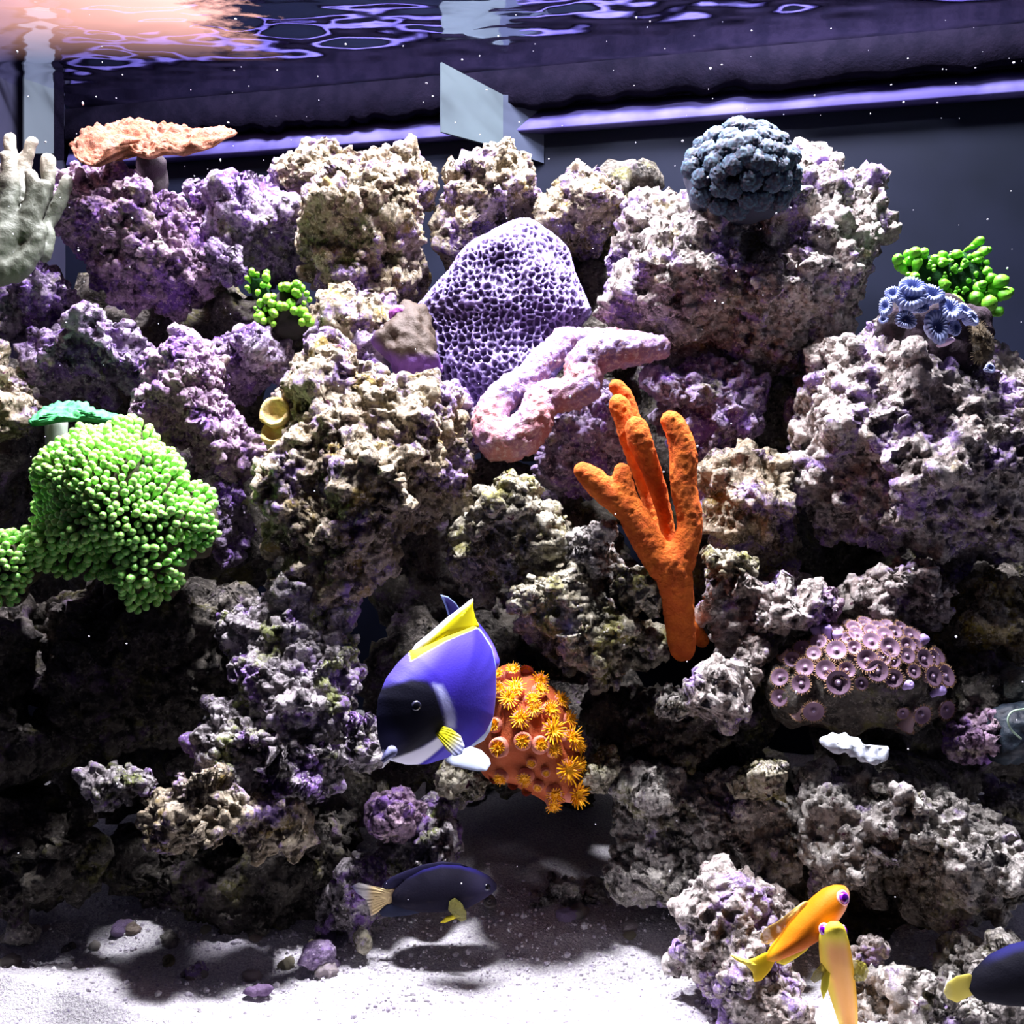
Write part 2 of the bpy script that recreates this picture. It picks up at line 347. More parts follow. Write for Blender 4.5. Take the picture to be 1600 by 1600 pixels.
# rim along the back pane: black brace with a ragged algae edge, and below it an added ledge, sloped to catch light as the bright strip
bl = plain('black_brace', (.003, .0026, .007), .95, (.005, .004, .010), 40., bs=.4, spec=.02)
xs = np.linspace(xl+.01, xr, 420); zt = WATER-.004; pn = np.stack([xs, xs*0, xs*0], 1)
ed = .052+.006*fbm(pn*30, 3, 2)+.007*np.clip(fbm(pn*60, 2, 5), 0, 1)*sstep(-xs, -.3, .2)
ring = lambda dy, z: np.stack([xs, back_d(xs)-dy, z+0*xs], 1)
R4 = [ring(.002, zt), ring(.026, zt), ring(.026, zt-ed*.9), ring(.022, zt-ed), ring(.002, zt-ed*.95)]; n = len(xs); Fq = []
for a in range(5):
    i = np.arange(n-1); c0, c1 = a*n, ((a+1) % 5)*n; Fq.append(np.stack([c0+i, c1+i, c1+i+1, c0+i+1], 1))
tag(solid('trim_1', np.concatenate(R4), np.concatenate(Fq), bl), 'black brace with ragged algae edge along the top of the back pane', None, None, 'structure')
lg = plain('light_strip_ledge', (.085, .078, .23), .7, (.040, .034, .13), 7., spec=.05)
R4 = [ring(.001, zt-.046), ring(.020, zt-.084), ring(.019, zt-.088), ring(.001, zt-.088)]; Fq = []
for a in range(4):
    i = np.arange(n-1); c0, c1 = a*n, ((a+1) % 4)*n; Fq.append(np.stack([c0+i, c1+i, c1+i+1, c0+i+1], 1))
tag(solid('added_light_ledge', np.concatenate(R4), np.concatenate(Fq), lg), 'added pale violet ledge sloped to catch light below the black brace', None, None, 'structure')
# ------------------------------------------------------------------ live rocks
def rock(label, poly, d, T, mat, sub=5, lean=.35, lump=1.0, name='live_rock', yaw=0., pit=1.0, parent=None):
    seed = rock.k = rock.k+7
    pw = Pillow(poly, d, T*.9, lean, yaw, soft=5, bulge=.9); pw.R = np.maximum(pw.R-.013, pw.R*.72); U, Tr = ico(sub); _, _, V = pw.verts(U)
    c = V.mean(0); q = V+seed*1.37
    nn = normals(V, Tr); V = V+nn*(lump*(.026*fbm(q/.070, 2, seed)+.004))[:, None]
    nn = normals(V, Tr); f1, f2, cid = worley(q/.042+.5*np.stack([vnoise(q/.03, seed+k) for k in range(3)], 1), seed)
    V = V+nn*(lump*(.034*np.clip(.75-f1, -.15, .75)-.013-pit*.030*sstep(-f1, -.45, -.12)*(cid > .72)))[:, None]
    nn = normals(V, Tr); q = V+seed*1.37; f1, f2, cid = worley(q/.0165, seed+5)
    V = V+nn*(lump*(.014*(.6-f1)-pit*.012*sstep(-f1, -.45, -.15)*(cid > .74)))[:, None]
    if sub >= 6:
        nn = normals(V, Tr); f1, f2, cid = worley(q/.0105+.4*np.stack([vnoise(q/.008, seed+k) for k in range(3)], 1), seed+21); V = V+nn*(.0055*(.5-f1)-.007*sstep(-f1, -.5, -.2)*(cid > .66))[:, None]
    if sub >= 5:
        nn = normals(V, Tr); f1, f2, cid = worley(q/.0075, seed+9); V = V+nn*(.0050*(.55-f1)+.0030*fbm(q/.006, 2, seed))[:, None]
    o = solid(name, V, Tr, M[mat], parent)
    if parent is None: tag(o, label, 'rock', 'live rocks of the reef')
    return o
rock.k = 0
ROCKS = [
 # upper left
 ('pink and purple knobbly rock below the orange plate coral', [(60,330),(100,295),(150,262),(205,262),(250,300),(300,335),(335,365),(330,440),(250,472),(180,478),(150,440),(90,395)], 1.36, .09, 'pink', 6),
 ('violet rock in the shade right of the orange plate coral', [(285,300),(330,278),(390,300),(440,330),(490,345),(498,385),(440,415),(390,425),(330,440),(300,380)], 1.42, .07, 'purple', 5),
 ('small violet rock under the cream finger coral', [(15,480),(40,430),(80,405),(125,430),(135,470),(100,505),(40,520)], 1.33, .06, 'purple', 5),
 ('tall holed tan and violet rock at the upper left of the dark gap', [(415,268),(480,218),(540,212),(600,225),(645,220),(682,262),(690,310),(668,360),(660,405),(655,460),(620,482),(570,492),(520,470),(482,440),(470,400),(498,370),(490,320),(430,305)], 1.40, .085, 'tan', 6),
 ('lumpy tan rock on the reef top right of the dark gap', [(690,335),(738,300),(745,268),(775,250),(810,260),(832,247),(862,280),(862,322),(825,340),(785,350),(735,390),(700,412),(684,370)], 1.41, .06, 'tan', 5),
 ('leaning violet and tan rock between reef top and dark teal coral', [(845,345),(868,300),(882,265),(912,250),(962,258),(985,285),(960,335),(935,400),(905,400),(870,380)], 1.43, .06, 'tan', 5),
 ('dark shaded rock left of the big upper right rock', [(930,330),(960,270),(1000,288),(1010,330),(980,380),(950,430),(925,400)], 1.47, .05, 'dark', 5),
 ('large pale rock carrying the dark teal dome coral', [(925,505),(928,440),(950,420),(955,362),(990,342),(1042,345),(1060,318),(1110,305),(1200,305),(1248,264),(1300,256),(1350,288),(1386,312),(1396,370),(1390,440),(1376,490),(1340,518),(1290,532),(1230,558),(1180,560),(1120,540),(1050,545),(990,528)], 1.31, .115, 'white', 6, .60),
 ('large bright rock at the right edge under the pale blue coral', [(1220,665),(1232,605),(1250,562),(1310,545),(1365,540),(1410,598),(1490,622),(1545,575),(1600,615),(1690,700),(1690,830),(1560,856),(1480,858),(1420,850),(1360,822),(1280,800),(1240,760),(1222,710)], 1.19, .12, 'white', 6, .85),
 # middle left
 ('grey violet rock above the green plate coral', [(35,585),(62,540),(92,503),(150,495),(222,520),(262,552),(245,600),(200,602),(160,580),(110,612),(50,606)], 1.30, .07, 'purple', 5),
 ('pink white craggy rock right above the big green bubble coral', [(205,650),(230,590),(272,555),(302,545),(332,580),(346,620),(372,645),(402,692),(392,735),(372,770),(340,748),(310,705),(260,685),(215,675)], 1.24, .075, 'pink', 6),
 ('pale tan rock cut by the left edge above the green plate coral', [(-50,500),(5,540),(36,590),(22,650),(-20,680),(-60,620)], 1.22, .05, 'tan', 5),
 ('blue violet rock below the bright green finger corals', [(330,545),(372,505),(425,510),(462,560),(448,595),(372,602),(340,588)], 1.30, .05, 'purple', 5),
 ('violet ledge rock between green finger corals and central rock', [(470,520),(520,505),(580,530),(640,560),(600,590),(530,580),(480,560)], 1.33, .05, 'purple', 5),
 ('shaded violet rock low behind the left rocks', [(300,480),(360,450),(440,450),(520,490),(560,540),(480,570),(380,560),(310,530)], 1.43, .06, 'dark', 5),
 ('big holed cream rock in the middle left of the reef', [(395,735),(420,690),(432,640),(432,592),(470,555),(540,540),(602,560),(662,592),(712,612),(730,662),(726,730),(736,780),(690,822),(640,852),(612,900),(560,932),(500,962),(470,922),(452,862),(440,812),(400,772)], 1.17, .10, 'tan', 6, .50),
 ('small white violet rock between big green coral and holed cream rock', [(318,770),(345,740),(385,745),(398,790),(380,850),(345,900),(320,860),(330,810)], 1.22, .045, 'purple', 5),
 # middle
 ('flat violet encrusted rock under the pink folded coral', [(826,705),(842,645),(895,610),(955,615),(990,680),(978,735),(905,745),(850,752)], 1.27, .06, 'purple', 5),
 ('violet white rock behind the tips of the orange sponge', [(1000,605),(1050,572),(1110,560),(1170,588),(1192,622),(1202,682),(1172,722),(1110,735),(1060,702),(1018,662)], 1.27, .07, 'purple', 5),
 ('pale green topped rock left of the orange sponge', [(698,805),(735,755),(790,728),(835,755),(880,790),(910,830),(905,880),(860,920),(800,940),(750,905),(702,885)], 1.16, .075, 'olive', 5),
 ('round white topped rock beside the orange sponge stem', [(876,850),(890,822),(925,808),(955,820),(975,860),(965,905),(925,925),(888,905)], 1.11, .04, 'grey', 5),
 ('olive knob rock touching the orange sponge stem', [(945,915),(970,885),(1010,890),(1035,925),(1030,970),(990,985),(955,960)], 1.10, .035, 'olive', 5),
 ('rough olive rock right of the blue fish', [(785,985),(800,940),(850,915),(920,920),(965,950),(1010,975),(1050,1000),(1060,1050),(1000,1085),(930,1090),(870,1060),(850,1000)], 1.13, .06, 'olive', 6),
 ('bright tan rock right of the orange sponge fingers', [(1080,780),(1095,725),(1150,692),(1222,722),(1250,772),(1268,850),(1240,892),(1180,902),(1110,900),(1085,850)], 1.20, .075, 'tan', 5),
 ('white topped rock above the brown button polyps', [(1085,915),(1130,868),(1222,865),(1282,902),(1312,962),(1300,995),(1240,1020),(1180,1035),(1120,1010),(1092,960)], 1.13, .07, 'white', 5),
 ('shaded brown rock low in the middle between the polyp corals', [(905,1090),(950,1062),(1050,1050),(1130,1050),(1200,1075),(1225,1150),(1205,1225),(1100,1245),(1000,1235),(930,1215),(912,1150)], 1.15, .07, 'dark', 6),
 ('lavender white knob left of two on the shaded brown rock', [(1005,1110),(1012,1078),(1040,1064),(1075,1080),(1082,1115),(1050,1135),(1015,1130)], 1.07, .022, 'grey', 5),
 ('white lavender knob right of two on the shaded brown rock', [(1090,1095),(1100,1068),(1140,1062),(1150,1090),(1130,1115),(1100,1120)], 1.08, .020, 'white', 5),
 ('rugged pale rock at right below the large bright rock', [(1332,935),(1360,880),(1410,855),(1452,860),(1482,900),(1502,950),(1472,995),(1420,990),(1360,978)], 1.12, .055, 'white', 5),
 ('yellow cream rock at the right edge above the dark clam', [(1455,965),(1500,902),(1560,888),(1640,920),(1670,1000),(1600,1062),(1530,1062),(1470,1030)], 1.14, .06, 'yellow', 5),
 ('violet white rock beside the dark blue clam', [(1474,1150),(1505,1118),(1548,1092),(1572,1130),(1562,1192),(1512,1202),(1480,1182)], 1.06, .035, 'pink', 5),
 ('dark weedy rock between button polyps and yellow cream rock', [(1465,1090),(1480,1040),(1540,1045),(1575,1080),(1550,1120),(1500,1130)], 1.12, .04, 'dark', 5),
 # lower right
 ('pale maroon spotted rock right of the dark cave', [(930,1265),(938,1212),(1000,1198),(1080,1232),(1150,1205),(1222,1188),(1262,1230),(1250,1290),(1252,1380),(1205,1425),(1120,1408),(1062,1412),(1000,1400),(960,1376),(942,1315)], 1.12, .075, 'grey', 6),
 ('big grey cream rock under the white shell', [(1232,1300),(1262,1215),(1312,1182),(1392,1188),(1482,1208),(1552,1260),(1595,1330),(1612,1400),(1560,1440),(1470,1420),(1440,1385),(1370,1370),(1320,1395),(1270,1400),(1240,1360)], 1.06, .085, 'grey', 6),
 ('pale bottom rock left below the orange fish', [(1062,1380),(1100,1345),(1160,1370),(1215,1400),(1262,1460),(1290,1540),(1300,1660),(1120,1690),(1085,1560),(1062,1490)], .985, .05, 'white', 6),
 ('bottom rock right of the yellow fish', [(1270,1490),(1320,1455),(1380,1490),(1450,1500),(1500,1470),(1560,1460),(1660,1470),(1690,1720),(1280,1720)], .98, .05, 'grey', 6),
 ('shaded rock wall behind the orange fish', [(1200,1340),(1300,1330),(1450,1340),(1500,1450),(1420,1560),(1280,1540),(1210,1450)], 1.15, .05, 'dark', 5),
 ('rock at the right edge below the dark clam', [(1500,1250),(1540,1205),(1600,1215),(1680,1260),(1680,1420),(1600,1380),(1560,1310)], 1.10, .05, 'grey', 5),
 # lower left
 ('violet rubble rock left of the blue fish', [(372,1000),(398,945),(450,920),(512,958),(560,1000),(600,1050),(592,1120),(560,1175),(500,1180),(440,1150),(390,1120),(355,1060)], 1.10, .07, 'mixed', 6),
 ('green and white crusted rubble rock below the violet rubble rock', [(275,1150),(320,1085),(380,1090),(450,1130),(530,1160),(560,1200),(530,1262),(460,1262),(380,1240),(310,1220)], 1.06, .055, 'mixed', 6),
 ('tan and lilac rubble rock overhanging the left cave', [(195,1280),(215,1235),(290,1215),(360,1222),(440,1250),(455,1295),(420,1335),(360,1325),(300,1345),(215,1325)], 1.03, .045, 'tan', 6),
 ('small lilac knobbed rock left of the tan rubble rock', [(118,1235),(150,1200),(200,1180),(250,1190),(265,1235),(225,1262),(170,1272),(130,1262)], 1.04, .035, 'mixed', 5),
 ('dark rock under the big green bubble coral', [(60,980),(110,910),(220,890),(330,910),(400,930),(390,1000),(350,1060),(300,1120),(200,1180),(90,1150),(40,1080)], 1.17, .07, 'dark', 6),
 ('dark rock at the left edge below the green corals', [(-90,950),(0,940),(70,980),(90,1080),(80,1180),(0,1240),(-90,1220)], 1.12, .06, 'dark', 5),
 ('boulder coloured dark as shade in the bottom left corner', [(-90,1220),(0,1200),(90,1200),(150,1270),(190,1340),(150,1400),(80,1425),(-20,1440),(-90,1420)], 1.09, .06, 'dark', 5),
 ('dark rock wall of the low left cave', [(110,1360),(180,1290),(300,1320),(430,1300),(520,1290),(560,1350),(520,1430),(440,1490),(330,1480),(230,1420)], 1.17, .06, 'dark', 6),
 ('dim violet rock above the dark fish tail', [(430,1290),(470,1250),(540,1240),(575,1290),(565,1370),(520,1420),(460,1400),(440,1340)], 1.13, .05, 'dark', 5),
 ('violet white craggy rock behind the dark fish', [(588,1300),(612,1262),(660,1240),(700,1242),(702,1295),(735,1322),(732,1362),(690,1395),(620,1400),(580,1360)], 1.14, .045, 'mixed', 5),
 ('lavender rock on the sand at the dark fish tail', [(478,1455),(505,1405),(540,1385),(580,1390),(596,1435),(570,1470),(520,1490),(485,1485)], 1.13, .035, 'mixed', 5),
 ('low rubble rock on the sand in front of the cave', [(770,1415),(805,1380),(850,1358),(900,1370),(950,1395),(960,1425),(900,1432),(820,1430)], 1.19, .05, 'grey', 5),
 ('dark rock bridging the cave behind the blue fish', [(560,1000),(640,940),(740,920),(800,1000),(790,1120),(760,1230),(680,1260),(600,1230),(560,1120)], 1.30, .06, 'dark', 5),
 ('dark back wall rock inside the low cave', [(640,1250),(740,1210),(880,1230),(980,1240),(1000,1380),(900,1400),(760,1390),(660,1370)], 1.40, .05, 'dark', 5),
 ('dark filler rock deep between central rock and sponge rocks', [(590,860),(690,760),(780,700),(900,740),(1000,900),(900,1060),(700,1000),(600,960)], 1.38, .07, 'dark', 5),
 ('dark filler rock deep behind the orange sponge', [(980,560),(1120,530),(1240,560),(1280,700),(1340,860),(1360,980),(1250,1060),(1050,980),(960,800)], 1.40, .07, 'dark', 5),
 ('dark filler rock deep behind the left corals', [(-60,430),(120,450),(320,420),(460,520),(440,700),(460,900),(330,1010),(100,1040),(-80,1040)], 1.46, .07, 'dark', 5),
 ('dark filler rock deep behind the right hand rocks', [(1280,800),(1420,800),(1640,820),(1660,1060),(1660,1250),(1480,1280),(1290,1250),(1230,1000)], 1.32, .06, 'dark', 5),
 # backing and small stones in the gaps
 ('added dark roof rock shading the low cave', [(690,1090),(760,1040),(880,1040),(1000,1060),(1010,1180),(920,1230),(800,1230),(700,1200)], 1.31, .11, 'dark', 5),  # added to keep lamp light off the cave sand
 ('added dark backing rock shading the sand behind the left rubble rocks', [(60,1150),(180,1110),(340,1100),(480,1130),(600,1170),(620,1290),(480,1330),(300,1300),(120,1290)], 1.27, .10, 'dark', 5),  # added to darken the lit sand behind the rubble
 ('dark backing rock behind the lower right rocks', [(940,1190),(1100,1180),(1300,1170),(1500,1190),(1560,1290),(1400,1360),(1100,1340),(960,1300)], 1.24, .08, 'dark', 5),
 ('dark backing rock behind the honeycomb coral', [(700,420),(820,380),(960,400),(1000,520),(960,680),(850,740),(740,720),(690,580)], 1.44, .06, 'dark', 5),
 ('small lilac stone wedged above the bright green finger corals', [(300,400),(335,375),(385,385),(395,425),(355,445),(310,438)], 1.36, .04, 'purple', 5),
 ('rough violet stone at the left edge above the grey violet rock', [(-30,470),(5,440),(40,455),(50,500),(20,535),(-30,530)], 1.33, .045, 'purple', 5),
 ('cream stone on the reef between the tall holed rock and central rock', [(500,520),(530,490),(590,492),(625,520),(600,550),(540,550)], 1.34, .035, 'tan', 5),
 ('grey lilac stone left of the pink folded coral', [(655,640),(680,600),(720,600),(750,640),(745,690),(700,700),(665,680)], 1.25, .04, 'purple', 5),
 ('mottled stone between holed cream rock and pale green topped rock', [(690,870),(720,840),(765,850),(785,900),(760,940),(710,930)], 1.20, .04, 'grey', 5),
 ('olive stone right under the pale green topped rock', [(780,930),(810,890),(860,890),(885,930),(860,965),(810,970)], 1.11, .032, 'olive', 5),
 ('tan stone between orange sponge stem and white topped rock', [(1095,885),(1110,855),(1150,850),(1180,880),(1160,915),(1115,920)], 1.12, .03, 'olive', 5),
 ('pale stone under the large upper right rock', [(1180,600),(1215,580),(1250,600),(1240,660),(1225,720),(1195,690)], 1.33, .035, 'grey', 5),
 ('lilac stone right of the white topped rock', [(1270,930),(1290,915),(1312,935),(1315,975),(1292,985),(1272,965)], 1.09, .018, 'pink', 5),
 ('white crusted stone left of the brown button polyps', [(1140,1030),(1165,1000),(1200,1010),(1205,1050),(1180,1085),(1145,1075)], 1.10, .03, 'white', 5),
 ('mottled grey stone on the cave lip right of the sun coral', [(905,1200),(925,1175),(965,1180),(975,1220),(950,1245),(915,1240)], 1.09, .028, 'olive', 5),
 ('tan stone below the shaded brown rock', [(1150,1220),(1165,1190),(1210,1180),(1232,1210),(1215,1245),(1170,1250)], 1.05, .028, 'olive', 5),
 ('small white stone beside the dark cave at the bottom right', [(1320,1480),(1345,1450),(1385,1460),(1392,1500),(1360,1525),(1325,1515)], .99, .022, 'white', 5),
 ('lilac crusted stone above the lavender rock on the sand', [(520,1400),(545,1370),(585,1372),(600,1395),(575,1415),(535,1415)], 1.12, .025, 'mixed', 5),
 ('violet knob rock left of the blue fish mouth', [(535,1140),(555,1100),(585,1105),(592,1150),(575,1185),(545,1180)], 1.06, .028, 'mixed', 5),
 ('maroon and pink stone below the blue fish', [(596,1265),(615,1245),(640,1248),(650,1270),(630,1290),(602,1288)], 1.10, .02, 'pink', 5),
 ('dim green stone under the blue fish', [(682,1225),(700,1205),(735,1210),(768,1225),(760,1245),(715,1248)], 1.12, .02, 'olive', 5),
 ('dull violet stone in the shade below the big green coral', [(360,960),(390,930),(430,935),(440,965),(410,985),(372,985)], 1.12, .025, 'grey', 5),
]
for r in ROCKS:
    if r[4] != 'dark': r = r[:5]+(r[5]+1,)+r[6:]
    rock(*r)
# ------------------------------------------------------------------ corals
def pillow_mesh(poly, d, T, sub=5, lean=.35, frame=None, soft=3, bulge=1.0, yaw=0.):
    pw = Pillow(poly, d, T, lean, yaw, frame, soft, bulge); U, Tr = ico(sub); a, b, V = pw.verts(U); return pw, a, b, V, Tr
def wob(V, Tr, amp, size, seed, oct=2): return V+normals(V, Tr)*(amp*fbm(V/size+seed, oct, seed))[:, None]
def paths_px(lst, d):
    """[(px,py,r[,dd]),...] -> path of world points and radii in metres"""
    return [[(P(q[0], q[1], d+(q[3] if len(q) > 3 else 0)), q[2]/F*d) for q in path] for path in lst]

# orange pink plate coral, tilted to the viewer, on a dark stem
root = empty('plate_coral', P(235, 300, 1.30), 'ruffled orange pink plate coral on the top left rock', 'coral')
fr = Frame(240, 222, 1.30, (1, .05, -.02), (0, .72, .70))
op = [(110,228),(135,212),(165,200),(190,186),(215,181),(245,190),(285,199),(320,208),(365,212),(370,218),(350,228),(315,235),(285,232),(250,234),(228,240),(205,232),(180,228),(160,232),(158,246),(150,253),(128,256),(118,246)]
pw, a, b, V, Tr = pillow_mesh(op, 0, .008, 6, frame=fr, soft=0)
f1, f2, cid = worley(V/.0085, 31); f3, _, _ = worley(V/.0045, 35); nn = normals(V, Tr); up = sstep(nn[:, 2], .1, .5)
V = V+fr.n*(.012*fbm(V/.05, 2, 4))[:, None]; V = V+nn*(up*(.0085*(.7-f1)+.003*(.6-f3)))[:, None]
pcm = plain('plate_coral_skin', (.24, .075, .032), .8, (.30, .125, .078), 70., bs=.8, bscale=260.)
solid('plate', V, Tr, pcm, root)
sv, st = capsules(paths_px([[(245,330,24,.10),(240,290,20,.09),(235,268,18,.08),(235,252,18,.06)]], 1.30)); sv = wob(sv, st, .01, .03, 5)
solid('stem', sv, st, plain('plate_stem', (.04, .03, .035), .8, bs=.5), root)

# green plate coral low on the left, on a pale plug
root = empty('plate_coral', P(95, 720, 1.18), 'small green plate coral on a pale stem above the bubble coral', 'coral')
fr = Frame(112, 650, 1.18, (1, 0, -.02), (0, .92, .40))
gp = [(45,660),(58,648),(75,636),(100,632),(135,634),(150,644),(168,648),(186,651),(180,657),(160,659),(140,654),(120,655),(95,657),(70,659),(48,665)]
pw, a, b, V, Tr = pillow_mesh(gp, 0, .006, 5, frame=fr, soft=0); nn = normals(V, Tr); f1, f2, cid = worley(V/.008, 41)
V = V+nn*(sstep(nn[:, 2], .1, .5)*.007*(.7-f1))[:, None]
solid('plate', V, Tr, plain('green_plate_skin', (.03, .26, .08), .7, (.07, .38, .12), 90., bs=.4), root)
sv, st = capsules(paths_px([[(88,735,17,.05),(88,700,17,.05),(88,660,18,.05)]], 1.18), 20); solid('stem', sv, st, plain('pale_stem', (.30, .36, .28), .5), root)

# cream finger coral at the left edge
lf = [[(-70,450,45),(-25,410,45),(5,375,36),(30,352,22)], [(-40,330,20,.03),(-12,290,15,.03),(-8,262,14,.03)], [(-30,420,40),(20,420,28),(45,400,20),(62,380,12)],
      [(8,345,26),(16,300,17),(14,262,14),(12,247,15)], [(-5,330,20,.04),(18,260,13,.05),(15,226,12,.05),(15,216,12,.05)],
      [(30,330,22,.04),(36,270,14,.05),(44,240,11,.05),(50,222,12,.05)], [(36,360,20),(50,318,14),(50,280,13),(47,272,11)],
      [(45,365,18),(64,318,11),(70,290,11)], [(52,360,13,.05),(73,300,13,.04),(75,262,14,.04),(75,250,14,.04)],
      [(66,370,14,.03),(92,318,13,.03),(105,282,12,.03)], [(50,392,18),(62,368,14),(60,352,11)], [(70,400,14,.02),(78,372,11,.02),(74,356,10,.02)], [(0,300,14),(5,285,12),(8,278,11)]]
lf = [[(q[0], q[1], q[2]*(.86 if q[1] < 340 else .8), *q[3:]) for q in w] for w in lf]; V, Tr = capsules(paths_px(lf, 1.24), 16); V, Tr = meld(V, Tr, .003, 3); V = wob(V, Tr, .0012, .008, 3)
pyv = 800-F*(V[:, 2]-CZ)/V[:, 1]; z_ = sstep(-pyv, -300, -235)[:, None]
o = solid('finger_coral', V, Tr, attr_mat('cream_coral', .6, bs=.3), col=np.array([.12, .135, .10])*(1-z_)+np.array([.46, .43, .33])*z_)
tag(o, 'cream finger coral with rounded tips at the left edge', 'coral')

# purple white honeycomb coral
hp = [(650,490),(668,462),(695,430),(712,405),(735,380),(765,358),(800,346),(838,350),(870,362),(890,385),(905,420),(918,450),(925,490),(905,520),(890,560),(860,600),(820,640),(780,660),(740,645),(705,610),(690,570),(685,530)]
pw, a, b, V, Tr = pillow_mesh(hp, 1.33, .045, 7, lean=.15, soft=5); V = wob(V, Tr, .016, .075, 8)
nn = normals(V, Tr); f1, f2, cid = worley(V/.0088+.18*np.stack([vnoise(V/.02, 3+k) for k in range(3)], 1), 51, .72); w_ = 1-sstep(f2-f1, .03, .26)
V = V+nn*(.0050*w_-.003)[:, None]; hc = w_[:, None]
o = solid('honeycomb_coral', V, Tr, attr_mat('honeycomb_skin', .6, bs=.2, bscale=400.), col=np.array([.035, .016, .075])*(1-hc)+np.array([.26, .20, .43])*hc)
tag(o, 'large violet honeycomb coral with pale cell walls mid reef', 'coral')

# brown purple encrusting coral left of the honeycomb
root = empty('encrusting_coral', P(640, 590, 1.27), 'small brown coral with violet rim beside the honeycomb coral', 'coral')
pw, a, b, V, Tr = pillow_mesh([(585,535),(595,515),(615,505),(635,482),(662,485),(672,510),(678,545),(690,575),(670,592),(640,588),(610,570)], 1.27, .03, 5, .4)
V = wob(V, Tr, .006, .02, 9); f1, _, _ = worley(V/.004, 3); V = V+normals(V, Tr)*(.0016*(.6-f1))[:, None]
px_, py_ = pw.fr.pix(a, b); e = sstep(-sdist(px_, py_, [(585,525),(600,505),(640,475),(670,480),(690,550),(680,572),(630,572),(600,556)]), -6, 6)[:, None]
solid('body', V, Tr, attr_mat('brown_coral_skin', .7, bs=.4), root, col=np.array([.034, .020, .010])*(1-e)+np.array([.10, .035, .19])*e)
pw, a, b, V, Tr = pillow_mesh([(606,492),(615,480),(632,480),(643,488),(638,500),(612,502)], 1.275, .014, 4, .3); f1, _, _ = worley(V/.004, 5)
solid('violet_knob', V+normals(V, Tr)*(.002*(.6-f1))[:, None], Tr, plain('violet_knob', (.34, .08, .40), .6, bs=.4), root)

# pink folded brain coral: one thick ridge that doubles back
fold = [(1030,543,16,-.02),(985,545,24,-.02),(935,552,27,-.02),(912,575,27,-.02),(912,605,25,-.03),(880,618,22,-.03),(848,622,23,-.03),(838,650,25,-.04),(815,682,28,-.04),(778,690,27,-.04),(764,660,24,-.03),(776,632,22,-.02),(802,606,21,-.01),(828,590,20,0),(846,566,21,.01),(866,550,19,.02),(880,532,19,.03),(905,532,17,.04),(945,530,16,.04),(985,532,15,.03),(1020,538,13,.01)]
V, Tr = capsules(paths_px([[(q[0], q[1], q[2]*1.14, q[3]) for q in fold]], 1.22), 20); V, Tr = meld(V, Tr, .003, 5); f1, f2, _ = worley(V/.0075, 61)
nn = normals(V, Tr); V = V+nn*(.0050*(.6-f1))[:, None]; V = wob(V, Tr, .0010, .004, 2)
m, nt, bs_ = new_mat('folded_coral_skin'); co = coords(nt); c = mix(nt, ramp(nt, noise(nt, co, 16, 2), .42, .58), (.34, .125, .13), (.21, .14, .31)); c = mix(nt, ramp(nt, noise(nt, co, 240, 3), .5, .65), c, (.42, .28, .30))
nt.links.new(c, bs_.inputs['Base Color']); bs_.inputs['Roughness'].default_value = .6; bump(nt, bs_, noise(nt, co, 260, 4, .7), .6, .004)
tag(solid('folded_brain_coral', V, Tr, m), 'pink folded brain coral like a thick looped ridge', 'coral')

# orange finger sponge
sp = [[(1066,1012,22,.02),(1060,950,25,.01),(1054,905,29),(1044,878,32)], [(1036,885,26),(1004,832,25),(984,797,23),(952,772,22),(925,748,20),(911,736,15)],
      [(990,815,20),(980,780,18),(973,752,16),(972,737,14)], [(1036,880,12,.03),(1022,810,12,.045),(1004,745,15,.05),(985,690,16,.03),(972,645,17,.03),(967,632,17,.03)],
      [(1000,720,13,.05),(988,655,14,.05),(974,617,14,.05),(963,604,13,.05)], [(1048,880,12,.02),(1040,810,12,.025),(1018,735,16,.01),(1000,690,20),(994,668,18)],
      [(1062,880,24),(1078,820,20),(1068,760,21),(1068,712,22),(1060,678,20),(1049,658,17)], [(1062,965,16,.03),(1082,985,15,.04),(1096,1000,13,.05)]]
V, Tr = capsules(paths_px(sp, 1.07), 18); V, Tr = meld(V, Tr, .0019, 3); V = wob(V, Tr, .0007, .004, 4, 3)
tag(solid('finger_sponge', V, Tr, plain('orange_sponge', (.72, .17, .025), .85, (.58, .11, .02), 70., bs=.9, bscale=420., spec=.1)), 'tall orange finger sponge standing on the middle rocks', 'sponge')

# dark teal dome coral of many tufted nodules
root = empty('dome_coral', P(1150, 350, 1.22), 'dark teal dome coral of tufted nodules on the upper right rock', 'coral')
dp = [(1062,300),(1056,270),(1070,245),(1090,225),(1118,208),(1140,200),(1170,205),(1200,215),(1225,235),(1243,262),(1246,300),(1238,330),(1210,350),(1150,362),(1095,345),(1068,325)]
pw, a, b, V, Tr = pillow_mesh([(1155+(x-1155)*.86, 285+(y-285)*.86) for x, y in dp], 1.22, .062, 5, .1); solid('core', wob(V, Tr, .004, .03, 3), Tr, plain('dome_core', (.03, .035, .06), .8), root)
iv, it = ico(4); nod = []
nm = attr_mat('tuft_skin', .6, bs=.5, bscale=500.)
for k in range(4):
    V = iv*np.array([1, 1, .8]); f1, _, cid = worley(V/.24+k*9.1, 70+k); V = V*(1+.30*(.55-f1)+.10*fbm(V*2+k*3, 2, k))[:, None]
    t = np.clip((.62-f1)/.5, 0, 1)[:, None]; cc = np.array([.018, .026, .06])*(1-t)+np.array([.06, .15, .21])*t; cc = np.where((cid > .78)[:, None], cc*.4+np.array([.17, .10, .14])*t*.8, cc)
    nod.append(mk_mesh('nodule', V, it, nm, cc))
pts = []; rg = random.Random(3)
